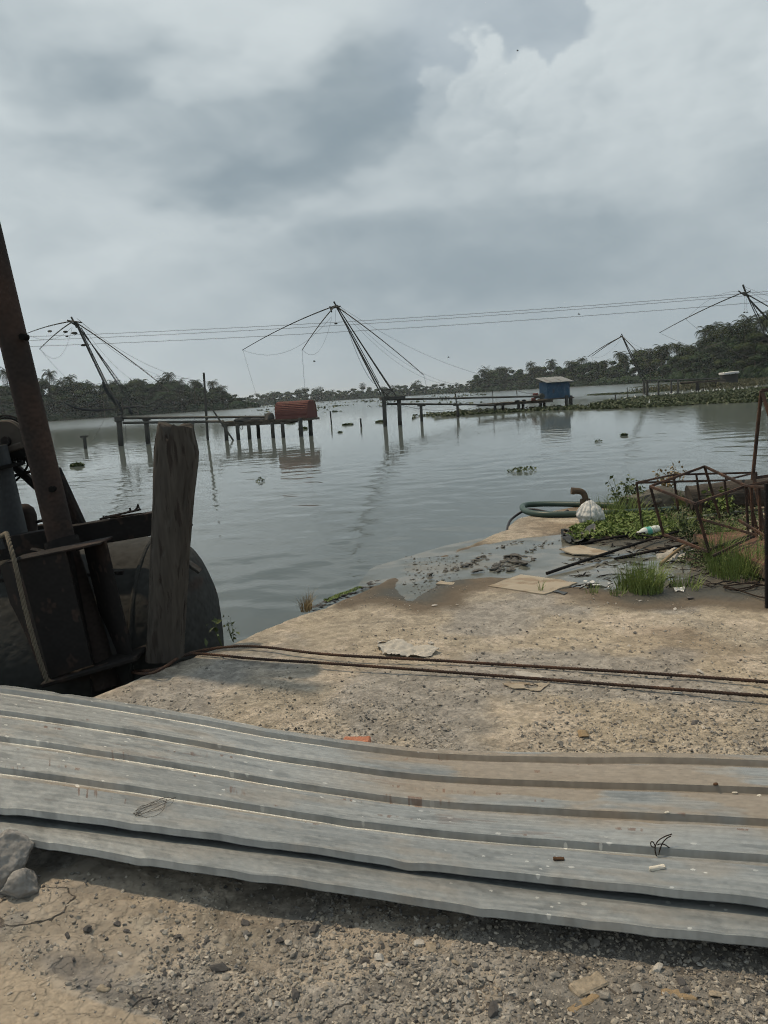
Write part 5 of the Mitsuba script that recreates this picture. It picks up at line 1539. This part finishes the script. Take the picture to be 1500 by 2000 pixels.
obj('rail', MB().tube([at(240, 816.5, Y1), at(400, 815, 53), at(530, 814, 51.5)], .085, 8), 'net_pole', w1, smooth=50)
obj('rail', MB().tube([at(240, 826, Y1), at(400, 823.5, 53), at(436, 823, 52)], .085, 8), 'net_pole', w1, smooth=50)
post(w1, 377, 826, 862, 53, .22)
obj('bracket', MB().beam(at(368, 826, 53), at(383, 825, 53), .22, .14), 'post_concrete', w1)
# the red shelter
p1_ = thing('platform', 'plank platform on many posts carrying the red shelter', 'platform')
d0, d1 = at(432, 826, 51.5), at(566, 820, 50.6)
deck(p1_, d0, d1, 1.8, .26, 18)
for (u, v, dy) in ((442, 856, .2), (465, 856, 0), (487, 854, .1), (505, 853, 1.4), (533, 852, .1), (553, 855, 0)):
    post(p1_, u, 830 - (u - 440) * .05, v, 51.3 - (u - 440) * .007 + dy, .22)
h1 = thing('shelter', 'red barrel roofed ribbed metal shelter on posts above the water', 'hut')
E0, E1 = at(538, 822, 51.0), at(601, 813.5, 50.2)
zf = (E0[2] + E1[2]) / 2 - .02; E0[2] = E1[2] = zf
dx = (E1 - E0) / np.linalg.norm(E1 - E0); dy_ = np.array([-dx[1], dx[0], 0]); Lh = np.linalg.norm(E1 - E0); Hh = height_px(34, 50.5); Dp = 1.5
prof_ = []
for s in np.linspace(0, 1, 91):
    # up the front, over the rounded top and down the back
    tt = s * math.pi
    xx = Dp / 2 - Dp / 2 * np.sign(math.cos(tt)) * abs(math.cos(tt)) ** .55
    zz = Hh * math.sin(tt) ** .62
    prof_.append((xx, zz))
prof_ = np.array(prof_); nn_ = np.gradient(prof_, axis=0); nn_ = np.column_stack([nn_[:, 1], -nn_[:, 0]]); nn_ /= np.linalg.norm(nn_, axis=1, keepdims=True) + 1e-9
al = np.concatenate([[0], np.cumsum(np.linalg.norm(np.diff(prof_, axis=0), axis=1))])
prof2 = prof_ - nn_ * (.016 * np.sin(al / .12 * 2 * np.pi))[:, None]
rows = []
for s, o in ((0, 0), (Lh, 0), (Lh, .03), (0, .03)):
    pr_ = prof2 + nn_ * o
    rows.append(E0 + dx * s + dy_ * pr_[:, :1] + np.array([0, 0, 1]) * pr_[:, 1:])
obj('barrel_roof', trimesh.Trimesh(np.concatenate(rows), grid_faces(4, len(prof2)), process=False), 'red_wall', h1, smooth=40)
for s, nm in ((.02, 'end_wall'), (Lh - .04, 'end_wall')):
    v = np.concatenate([E0 + dx * (s + o) + dy_ * (prof_[:, :1] * .985 + .01) + np.array([0, 0, 1]) * prof_[:, 1:] * .985 for o in (0, .02)])
    obj(nm, trimesh.convex.convex_hull(v), 'red_wall', h1)
obj('floor', MB().beam(E0 - dx * .1 + dy_ * .75 - [0, 0, .08], E1 + dx * .1 + dy_ * .75 - [0, 0, .08], 1.7, .14), 'deck_wood', h1)
for (u, v, y) in ((588, 852, 50.3), (607, 850, 51.4)):
    post(h1, u, 816, v, y, .26)
obj('vent_pipe', MB().bar(at(538, 790, 51.2), at(537, 780, 51.2), .025), 'net_pole', h1)
for i, (u, v, y, s, sq, lab) in enumerate(((480, 820, 51.6, .5, (1.6, 1, .35), 'dark heap of netting on the platform left of the red shelter'), (505, 820, 51.6, .45, (1.5, 1, .4), 'second heap of netting nearer to the red shelter'),
                                           (526, 815, 51.2, .36, (1.0, .9, .9), 'grey bundle leaning beside the red shelter'))):
    f = roughen(rock(s, i + 13, sq, 3, .3, 3), .05, 6, 3); f.apply_translation(at(u, v, y)); obj('net_heap', f, 'netting' if i < 2 else 'post_concrete', smooth=40, label=lab, cat='net heap')
obj('hanging_rope', MB().tube(spline([at(470, 826, 51.2), at(469, 836, 51.2), at(472, 839, 51.2), at(474, 834, 51.2), at(471, 826, 51.2)], 24), .02, 5), 'rope_far', label='loop of rope hanging below the red shelter platform', cat='rope')
for (pu, pv, qu, qv, y, r, lab) in ((398, 728, 406, 862, 54, .09, 'tall dark mooring pole standing in the water left of the red shelter'), (415, 800, 446, 846, 51, .06, 'pole slanting down into the water at the end of the red shelter platform'),
                                    (645, 803, 647, 825, 70, .07, 'short stake in open water right of the red shelter'), (704, 817, 706, 838, 60, .08, 'second stake in open water, left of the middle net'), (1202, 771, 1203, 790, 82, .06, 'thin stake in the hyacinth right of the blue hut'),
                                    (1225, 758, 1226, 775, 90, .05, 'thin stake in the water left of the small net')):
    a_, b_ = at(pu, pv, y), at(qu, qv, y)
    b_ = b_ + (b_ - a_) / np.linalg.norm(b_ - a_) * 1.0
    obj('mooring_pole' if 'pole' in lab else 'stake', MB().tube([a_, (a_ + b_) / 2, b_], [r * .8, r, r], 8), 'net_pole', smooth=50, label=lab, cat='pole' if 'pole' in lab else 'stake')
tpost = thing('mooring_post', 'short T shaped post standing alone in the water at the left', 'post')
post(tpost, 166, 854, 871, 53, .18); obj('cross_piece', MB().beam(at(157, 853.5, 53), at(172, 852, 53), .16, .13), 'post_concrete', tpost)

# net 3 at the right edge, net 4 small, net 5 in front of the trees
Y3 = 62
crane('fishing net at the right edge with two long bare poles reaching left', (1452, 571, Y3),
      [((1454, 565, Y3), (1560, 760, Y3)), ((1458, 575, Y3), (1545, 765, Y3 - .6)), ((1462, 585, Y3), (1640, 768, Y3 + .8)), ((1458, 578, Y3), (1630, 755, Y3))],
      [((1288, 650, 58), .30), ((1337, 623, 66), .15), ((1660, 700, 60), .3)],
      [((1340, 624, 66), (1444, 569, Y3), -.6), ((1292, 652, 58), (1440, 702, 60), .2), ((1340, 624, 66), (1470, 700, 64), .4), ((1452, 562, Y3), (1580, 615, 64), .3), ((1455, 560, Y3), (1600, 605, 66), .2), ((1455, 578, Y3), (1454, 608, Y3), 0), ((1458, 578, Y3), (1459, 608, Y3), 0.02)],
      [((1442, 568, Y3), (1456, 578, Y3), .05), ((1451, 556, Y3), (1457, 573, Y3), .07), ((1455, 574, Y3), (1466, 568, Y3 - .3), .05), ((1450, 572, Y3), (1463, 580, Y3), .05)],
      floats=((1454, 610, Y3, .08), (1459, 610, Y3, .08)))
Y4 = 96
crane('smaller distant fishing net standing between the blue hut and the right bank', (1215, 657, Y4),
      [((1216, 660, Y4), (1257, 745, Y4)), ((1218, 661, Y4), (1262, 744, Y4 + .5)), ((1216, 660, Y4), (1252, 738, Y4 - .4))],
      [((1148, 697, 100), .3), ((1156, 696, 92), .25), ((1276, 724, 92), .3), ((1240, 715, 99), .2)],
      [((1150, 696, 100), (1212, 662, Y4), .9), ((1217, 656, Y4), (1272, 683, 104), .4), ((1155, 697, 92), (1158, 703, 92), 0), ((1218, 660, Y4), (1270, 745, 99), .6)],
      [((1211, 656, Y4), (1219, 660, Y4), .06), ((1214, 652, Y4), (1218, 664, Y4), .07), ((1253, 743, Y4), (1266, 743, Y4), .07)], r=.06)
w4 = thing('walkway', 'long thin walkway on stakes leading from the small net to the right bank', 'walkway')
post(w4, 1258, 745, 776, Y4, .26); post(w4, 1264, 745, 775, Y4 + 1, .26)
for (u, v, y) in ((1286, 767, 101), (1311, 765, 104), (1324, 763, 107)):
    post(w4, u, 743, v, y, .18)
obj('rail', MB().tube([at(1262, 743, Y4), at(1330, 741.5, 106), at(1400, 739, 116)], .09, 6), 'net_pole', w4, smooth=50)
p4 = thing('platform', 'thin dark plank platform in front of the right bank', 'platform')
deck(p4, at(1353, 745.5, 112), at(1418, 741.5, 118), 2.0, .26, 10)
for (u, v) in ((1361, 752), (1364, 752), (1398, 748)):
    post(p4, u, 746, v, 113 + (u - 1360) * .1, .2)
h4 = thing('hut', 'small hut with a pale roof in front of the right bank trees', 'hut')
C0 = at(1410, 747, 120); mat('hut_dark', (.05, .05, .045))
b_ = rounded_box((2.0, 1.6, 1.4)); b_.apply_translation(at(1424, 739, 121)); obj('wall', b_, 'hut_dark', h4)
obj('roof', MB().beam(at(1409, 730.5, 120.4), at(1438, 727, 120.4), 2.0, .36, bev=.05), 'sack_mat', h4)
Y5 = 112
crane('faint fishing net in front of the trees above the pale roofed hut', (1412, 669, Y5),
      [((1412, 670, Y5), (1443, 720, Y5)), ((1414, 670, Y5), (1463, 711, Y5 + 4))], [((1366, 686, 108), .2), ((1372, 682, 116), .2)], [((1412, 669, Y5), (1428, 716, Y5), .2), ((1396, 660, Y5), (1412, 669, Y5), .1)],
      [((1409, 668, Y5), (1415, 671, Y5), .07)], r=.06)

# power lines over the river
for i, (p, q, r_, lab) in enumerate((((-300, 668), (1900, 533), .022, 'highest of three power lines across the river'), ((-300, 676), (1900, 537), .022, 'middle one of three power lines across the river'), ((-300, 687), (1900, 553), .022, 'lowest of three power lines across the river'))):
    a_, b_ = at(p[0], p[1], 96), at(q[0], q[1], 84)
    obj('power_line', MB().tube(sag(a_, b_, 1.15, 30), r_, 4), 'rope_far', label=lab, cat='power line', group='power lines across the river')

# ------------------------------------------------------------------ water hyacinth, egrets
for nm, c0, c1 in (('hyacinth_leaf', (.028, .042, .017), (.056, .074, .028)), ('weed_leaf', (.085, .13, .03), (.17, .225, .06)), ('grass_leaf', (.10, .145, .038), (.19, .24, .075)), ('dry_grass', (.16, .12, .06), (.26, .20, .11)), ('dark_weed', (.04, .06, .022), (.085, .11, .04)),
                   ('reed_leaf', (.042, .048, .022), (.082, .080, .040))):
    scene[nm] = two({'type': 'principled', 'base_color': proc((lambda c0, c1: (lambda p, n, uv: mix(c0, c1, fbm(p.x * 9, p.y * 9, p.z * 9, 3))))(c0, c1)), 'roughness': .55, 'specular': .35})


def leaves(C, size, g, up=.5, elong=.6):
    """Small bent leaves (two triangles folded along the midrib) at the points C."""
    n = len(C)
    N = g.normal(size=(n, 3)); N[:, 2] = np.abs(N[:, 2]) + up * 2; N /= np.linalg.norm(N, axis=1, keepdims=True)
    A_ = np.cross(N, g.normal(size=N.shape)); A_ /= np.linalg.norm(A_, axis=1, keepdims=True); B_ = np.cross(N, A_)
    s = (size * g.uniform(.6, 1.3, n))[:, None]
    tip, root = C + A_ * s, C - A_ * s
    l, r = C + B_ * s * elong + N * s * .22, C - B_ * s * elong + N * s * .22
    v = np.stack([root, l, tip, r], 1).reshape(-1, 3); i = np.arange(n) * 4
    return v, np.vstack([np.stack([i, i + 1, i + 2], 1), np.stack([i, i + 2, i + 3], 1)])


def clump(c, r, h, n, size, seed, sq=(1, 1)):
    g = np.random.default_rng(seed)
    a, q = g.uniform(0, 2 * math.pi, n), r * np.sqrt(g.uniform(0, 1, n))
    C = np.stack([c[0] + q * np.cos(a) * sq[0], c[1] + q * np.sin(a) * sq[1], c[2] + h * g.uniform(.1, 1, n) * (1 - .6 * q / r)], 1)
    mb = MB(); mb.add(*leaves(C, size, g, .2))
    return mb


# the big mat drifting out from the right bank
near_edge = [(806, 819), (850, 816), (900, 812), (960, 808), (1000, 806), (1080, 802), (1140, 800), (1200, 799), (1300, 795), (1367, 790), (1430, 788), (1500, 785), (1700, 776)]
far_edge = [(806, 814), (850, 809), (900, 803), (960, 801), (1000, 801), (1080, 796), (1140, 793), (1190, 783), (1267, 775), (1333, 771), (1400, 763), (1500, 757), (1700, 742)]
ne = np.array([on_water(*p)[:2] for p in near_edge]); fe = np.array([on_water(*p)[:2] for p in far_edge])
g = np.random.default_rng(40)
n = 30000
k = np.linspace(0, 1, len(ne))
seg = np.linalg.norm((fe - ne), axis=1); span = np.linalg.norm(np.gradient(ne, axis=0), axis=1)
wgt = np.interp(np.linspace(0, 1, 400), k, seg * span); cdf = np.cumsum(wgt); cdf /= cdf[-1]
s = np.interp(g.uniform(0, 1, n), cdf, np.linspace(0, 1, 400)); t_ = g.uniform(0, 1, n)
t_ = np.where(g.uniform(size=n) < .3, t_ * .25, t_)
NE = np.stack([np.interp(s, k, ne[:, i]) for i in (0, 1)], 1); FE = np.stack([np.interp(s, k, fe[:, i]) for i in (0, 1)], 1)
XY = NE + (FE - NE) * t_[:, None]
f = meshkit.fbm(np.column_stack([XY * [.25, .16], 0 * s]), 4, 44)
edge_n = .9 * (meshkit.fbm(np.column_stack([XY * .5, 0 * s]), 3, 45) - .5)
keep = (f > .33) & (t_ * seg.mean() > edge_n)
XY = XY[keep]
C = np.column_stack([XY, WATER_Z + .02 + (.05 + .45 * np.clip(meshkit.fbm(np.column_stack([XY * .7, 0 * XY[:, :1]]), 3, 46) - .25, 0, 1)) * g.uniform(0, 1, len(XY))])
v_, f_ = leaves(C, .13, g, .25, .65)
obj('water_hyacinth', trimesh.Trimesh(v_, f_, process=False), 'hyacinth_leaf', kind='stuff', label='large floating mat of water hyacinth reaching out from the right bank', cat='water hyacinth')
# thin outer strips and the reedy shore
for (px, n, dy, hz_, m, lab) in (([(1165, 772), (1230, 769), (1300, 764), (1380, 757)], 2600, 5, .18, 'hyacinth_leaf', 'thin strip of water hyacinth farther out below the small net'),
                            ([(1340, 764), (1400, 757), (1450, 752), (1500, 747), (1620, 738)], 9000, 26, .8, 'reed_leaf', 'brownish reeds along the shore at the right'),
                            ([(1240, 757), (1290, 752), (1340, 748)], 900, 3, .12, 'hyacinth_leaf', 'narrow hyacinth streak on the water under the small walkway')):
    q = np.array([on_water(*p)[:2] for p in px]); s = g.uniform(0, 1, n)
    XY = np.stack([np.interp(s, np.linspace(0, 1, len(q)), q[:, i]) for i in (0, 1)], 1)
    XY[:, 1] += g.uniform(-.5, 1, n) * dy; XY[:, 0] += g.normal(0, .8, n)
    C = np.column_stack([XY, WATER_Z + .02 + hz_ * g.uniform(0, 1, n) * (.4 + meshkit.noise(np.column_stack([XY * .3, 0 * s]), 3))])
    v_, f_ = leaves(C, .22 if hz_ > .5 else .16, g, .0 if hz_ > .5 else .25, .35 if hz_ > .5 else .6)
    obj('reeds' if hz_ > .5 else 'water_hyacinth', trimesh.Trimesh(v_, f_, process=False), m, kind='stuff', label=lab, cat='reeds' if hz_ > .5 else 'water hyacinth')
# specks of weed far out on the bright water
mb = MB()
for i in range(48):
    u = g.uniform(500, 940); hor = 772 - (u - 750) * .0647; v = hor + 6 + 22 * g.uniform() ** 1.8
    q = on_water(u, v)
    w = 1 + q[1] / 90
    C = q + g.normal(0, 1, (9, 3)) * [.7 * w, .35 * w, 0] + [0, 0, .06]
    mb.add(*leaves(C, .14 * w, g, .1))
obj('drifting_weed', mb, 'hyacinth_leaf', kind='stuff', label='scattered specks of drifting weed on the far water', cat='water hyacinth')
for (u, v, w, h, lab) in ((151, 911, .62, .20, 'small floating hyacinth clump near the timber post, left of the left walkway'), (509, 940, .26, .14, 'tiny floating hyacinth plant below the red shelter'), (1019, 920, .80, .16, 'floating hyacinth clump in the open water left of the bent pipe'),
                          (1169, 863, .30, .12, 'small floating hyacinth plant below the blue hut, left of a similar one'), (1219, 851, .26, .10, 'small floating hyacinth plant below and right of the blue hut'), (679, 830, .9, .15, 'floating hyacinth clump between the two stakes'),
                          (568, 827, .9, .16, 'floating hyacinth clump behind the legs of the red shelter'), (742, 825, .8, .2, 'floating weed at the foot of the middle net'), (592, 838, .8, .18, 'floating hyacinth at the legs of the red shelter'), (664, 845, .3, .1, 'tiny drifting weed right of the red shelter reflection')):
    q = on_water(u, v)
    size = .032 if q[1] < 30 else .09
    obj('floating_plant', clump(q, w / 2, h, 110 if w > .5 else 46, size * (1.25 if w > .5 else 1.1), int(u), (1, .45)), 'dark_weed', label=lab, cat='water hyacinth')


def egret(seed, s):
    g = np.random.default_rng(seed)
    b = trimesh.creation.icosphere(subdivisions=2); v = np.array(b.vertices)
    v = v * [.20, .085, .095]; v[:, 2] += .06 * (v[:, 0] / .2) ** 2 * (v[:, 0] > 0) - .02 * (v[:, 0] < 0); v[:, 1] *= np.where(v[:, 0] < -.05, .7, 1)
    mb = MB().add(v + [0, 0, .33], b.faces)
    bend = g.uniform(-.04, .05)
    mb.tube(spline([(.14, 0, .36), (.22, 0, .45), (.17 + bend, 0, .55), (.22 + bend, 0, .64), (.28 + bend, 0, .66)], 16), np.linspace(.045, .026, 16), 7)
    for y_ in (-.03, .03):
        mb.tube([(.0, y_, .28), (-.02, y_, .14), (.01, y_, .0)], .012, 5)
    return mb.mesh(), bend


EG = [egret(i, 1) for i in range(4)]
flat('egret_white', (.72, .72, .69)); flat('beak_mat', (.45, .30, .06))
for i, (u, v) in enumerate([(1221, 782), (1241, 781), (1260, 779), (1272, 777), (1277, 777), (1302, 774), (1309, 774), (1314, 774), (1332, 773), (1353, 770), (1362, 770), (1367, 769), (1377, 768), (1383, 768), (1393, 768), (1399, 766), (1406, 766), (1415, 767), (1433, 765), (1442, 764), (1451, 763), (1459, 763), (1476, 761), (1268, 793), (1488, 790)]):
    q = on_water(u, v)
    s = .60 + .15 * ((i * 37) % 5) / 5
    M = T().translate([float(q[0]), float(q[1]), WATER_Z + .10]).rotate([0, 0, 1], float((i * 97) % 360)).scale(s)
    key = thing('egret', 'white egret standing on the floating hyacinth mat', 'egret', 'egrets on the hyacinth mat')
    m_, bend = EG[i % 4]
    obj('body', m_, 'egret_white', key, smooth=60, to_world=M)
    obj('beak', MB().tube([(.28 + bend, 0, .66), (.40 + bend, 0, .65)], [.016, .003], 5), 'beak_mat', key, to_world=M)
for i, (u, v, y) in enumerate(((614, 706, 90), (876, 698, 110), (1011, 99, 120), (1131, 614, 95))):
    c = at(u, v, y); mb = MB()
    b = trimesh.creation.icosphere(subdivisions=1); mb.add(np.array(b.vertices) * [.17, .06, .05] + c, b.faces)
    for sgn in (-1, 1):
        mb.add(np.array([[.05, 0, .02], [-.08, 0, .02], [-.05, sgn * .0 + .03, .16], [.02, .05, .14], [-.12, sgn * .25, .2 if i % 2 else .05]]) * [1, 1, 1] + c + [0, 0, .0], [[0, 1, 2], [0, 2, 3], [2, 4, 3]])
    obj('bird', mb, 'net_pole', label=('dark bird flying right of the red shelter', 'tiny bird flying right of the middle net', 'dark bird high up against the white cloud', 'small bird flying just below the power lines')[i], cat='bird')

# ------------------------------------------------------------------ plants on the quay
def grass(c, r, h, n, seed, w=.0035, lean=.35, seg=4):
    g = np.random.default_rng(seed); mb = MB()
    for i in range(n):
        a, q = g.uniform(0, 2 * math.pi), r * math.sqrt(g.uniform())
        o = np.array([c[0] + q * math.cos(a), c[1] + q * math.sin(a), 0.]); o[2] = float(c[2]) - .01
        d = a + g.normal(0, .7); hh = h * g.uniform(.45, 1.05); L = abs(g.normal(lean, .22)) * hh * (.4 + q / r)
        t = np.linspace(0, 1, seg + 1)
        p = o + np.stack([math.cos(d) * L * t ** 2, math.sin(d) * L * t ** 2, hh * (t - .22 * (L / hh) * t ** 2.5)], 1)
        sd = np.array([-math.sin(d + .8), math.cos(d + .8), 0]) * w
        ww = (1 - t ** 1.5)[:, None] + .04
        v = np.empty((2 * (seg + 1), 3)); v[0::2], v[1::2] = p - sd * ww, p + sd * ww
        k = np.arange(seg) * 2
        mb.add(v, np.vstack([np.stack([k, k + 1, k + 3], 1), np.stack([k, k + 3, k + 2], 1)]))
    return mb


GR = [((1262, 1158), .12, .30, 330, 'grass_leaf', 'tall tuft of green grass standing at the edge of the mud'), ((1235, 1150), .12, .24, 160, 'grass_leaf', 'lower fringe of grass at the left of the tall tuft'), ((1440, 1125), .22, .26, 420, 'grass_leaf', 'green grass tuft in front of the timber baulk'),
      ((1475, 1118), .18, .34, 260, 'grass_leaf', 'grass tuft at the right edge beside the steel post'), ((1405, 1098), .12, .34, 170, 'grass_leaf', 'slender grass at the foot of the tilted steel frame'), ((1340, 1150), .12, .16, 60, 'grass_leaf', 'sparse grass right of the tall tuft'),
      ((1208, 1163), .06, .12, 34, 'grass_leaf', 'small sparse grass tuft left of the tall one'), ((1155, 1160), .05, .11, 24, 'grass_leaf', 'few blades of grass beside the white rag'), ((1057, 1156), .02, .13, 10, 'grass_leaf', 'few grass blades growing beside the larger tan board'),
      ((598, 1193), .045, .15, 60, 'dry_grass', 'dry brown grass tuft on the edge of the quay'), ((604, 1190), .02, .22, 8, 'dry_grass', 'tall dry stalks in the tuft on the quay edge'), ((1180, 1010), .25, .32, 120, 'grass_leaf', 'tall grass behind the white sack'),
      ((1225, 1008), .22, .34, 110, 'grass_leaf', 'grass between the sack and the rubble'), ((1350, 990), .25, .32, 130, 'grass_leaf', 'grass growing over the log end'), ((1300, 1040), .3, .28, 160, 'grass_leaf', 'weedy grass between the legs of the steel frames'), ((1405, 1060), .2, .3, 130, 'grass_leaf', 'grass growing up against the timber baulk')]
for i, ((u, v), r, h, n, m, lab) in enumerate(GR):
    obj('grass_tuft', grass(ground_at(u, v), r, h, n, 500 + i), m, label=lab, cat='grass')


def leafy(px, n, size, hmax, seed, jitter=.0, clump_f=2.2):
    P_ = plane_poly(px); x0, y0, x1, y1 = P_.bounds; g = np.random.default_rng(seed)
    x, y = g.uniform(x0, x1, n * 4), g.uniform(y0, y1, n * 4)
    k = shapely.contains_xy(P_, x, y); x, y = x[k][:n], y[k][:n]
    q = np.column_stack([x, y, 0 * x]); hmp = meshkit.fbm(q * clump_f, 3, seed)
    C = np.column_stack([x, y, ground_z(x, y) + .01 + hmax * np.clip(hmp - .2, 0, 1) * 1.5 * g.uniform(.05, 1, len(x))])
    mb = MB(); mb.add(*leaves(C, size, g, .35, .48))
    return mb


obj('ground_cover', leafy([(1105, 1050), (1120, 1034), (1165, 1022), (1210, 1012), (1260, 1012), (1300, 1020), (1345, 1035), (1300, 1052), (1240, 1056), (1180, 1055)], 4200, .026, .13, 8), 'weed_leaf', kind='stuff', label='bright green leafy ground cover beside the white sack', cat='plants')
obj('ground_cover', leafy([(1230, 1010), (1300, 1000), (1400, 1000), (1480, 1010), (1500, 1030), (1400, 1045), (1330, 1055), (1290, 1040)], 2600, .022, .17, 9), 'dark_weed', kind='stuff', label='darker weeds growing between the steel frames', cat='plants')
obj('ground_cover', leafy([(1330, 1075), (1400, 1080), (1500, 1100), (1560, 1140), (1480, 1140), (1380, 1120), (1320, 1095)], 1500, .016, .09, 10), 'dark_weed', kind='stuff', label='low dark weeds in front of the timber baulk', cat='plants')
obj('ground_cover', leafy([(640, 1180), (668, 1168), (708, 1152), (700, 1150), (660, 1164), (632, 1178)], 420, .012, .04, 11), 'weed_leaf', kind='stuff', label='thin green growth along the edge of the quay', cat='plants')


def shrub(c, h, r, n, size, seed, m, lab, stems=6):
    g = np.random.default_rng(seed); key = thing('weed', lab, 'plant'); mb, st = MB(), MB(); C = []
    for s in range(stems):
        a = g.uniform(0, 6.28); tip = np.array(c) + [r * math.cos(a) * g.uniform(.2, 1), r * math.sin(a) * g.uniform(.2, 1), h * g.uniform(.6, 1)]
        q = spline([c, (np.array(c) + tip) / 2 + g.normal(0, .1 * r, 3), tip], 10); st.tube(q, np.linspace(.006, .002, 10) * (h / .4), 5)
        for k in range(n // stems):
            C.append(q[int(g.integers(3, 10))] + g.normal(0, size * 1.3, 3))
    mb.add(*leaves(np.array(C), size, g, .1, .6))
    obj('leaves', mb, m, key); obj('stems', st, 'dark_weed', key)
    return key


shrub(ground_at(1213, 1002), .42, .16, 90, .030, 1, 'dark_weed', 'leafy weed standing at the far edge left of the rubble')
shrub(ground_at(1300, 985) + [0, 0, .12], .40, .3, 150, .030, 2, 'dry_grass', 'dry brown weed growing on top of the rubble')
shrub(ground_at(1240, 990) + [0, 0, .1], .22, .25, 110, .028, 3, 'dark_weed', 'weed hanging over the left block of rubble')
shrub(ground_at(1345, 1062), .36, .25, 150, .022, 4, 'dark_weed', 'dark weed between the legs of the tilted frame')
shrub(ground_at(1400, 1012), .34, .3, 150, .026, 5, 'weed_leaf', 'weed in front of the log behind the frames')
shrub(ground_at(462, 1243) + [-.03, .02, -.05], .19, .06, 22, .020, 6, 'dark_weed', 'small leafy weed growing from the quay edge beside the pontoon', 4)
shrub(ground_at(445, 1250) + [-.05, .02, -.05], .26, .06, 10, .026, 7, 'dark_weed', 'thin stalk with a few leaves leaning towards the pontoon', 2)
# oyster shells and stones along the edge of the quay
mb = MB(); g = np.random.default_rng(61)
for i in range(90):
    u = g.uniform(612, 738); v = np.interp(u, [612, 640, 700, 738], [1188, 1174, 1151, 1137]) + g.uniform(-2, 3)
    q = ground_at(u, v, g.uniform(-.03, .012)); w, f = SMALL[i % 24]; mb.add(w * g.uniform(.012, .03) * [1.2, 1, .5] + q, f)
obj('edge_stones', mb, 'stone_dark', kind='stuff', label='row of small dark stones and shells along the quay edge', cat='stones')
# thin loops of wire on the damp ground at the right
for i, pts in enumerate(([(1416, 1152), (1440, 1160), (1470, 1168), (1490, 1175), (1540, 1176)], [(1496, 1150), (1450, 1148), (1420, 1150), (1415, 1156), (1440, 1159), (1480, 1152), (1520, 1155)], [(1425, 1158), (1460, 1156), (1480, 1140), (1490, 1128)])):
    q = np.array([ground_at(u, v, .015 + .01 * (k % 2)) for k, (u, v) in enumerate(pts)])
    obj('loose_cable', MB().tube(spline(q, 30), .0055, 5), 'wire_mat', smooth=50, label=('lowest of the black cables lying loose by the steel post', 'looped black cable lying loose by the steel post', 'black cable rising to the steel post')[i], cat='cable')
# small sticks, straws and bark lying about in the debris
g = np.random.default_rng(71); mb = MB()
for i in range(260):
    u, v = g.uniform(1110, 1490), g.uniform(1045, 1155)
    q = ground_at(u, v, .012); a = g.uniform(0, 3.14); L = g.uniform(.04, .2)
    mb.tube([q, q + [L * math.cos(a) / 2, L * math.sin(a) / 2, .012], q + [L * math.cos(a), L * math.sin(a), .004]], g.uniform(.002, .006), 4)
obj('twigs', mb, 'rust_dark', kind='stuff', label='dark twigs and straws strewn in the mud under the frames', cat='debris')

# ------------------------------------------------------------------ the hazy air over the river
scene['haze'] = {'type': 'cube', 'to_world': T().translate([0, 1700, 18]).scale([2600, 1760, 22.5]), 'bsdf': {'type': 'null'}, 'interior': {'type': 'ref', 'id': 'haze_air'}}
labels['haze'] = {'kind': 'stuff', 'label': 'thin pale haze over the water', 'category': 'haze'}
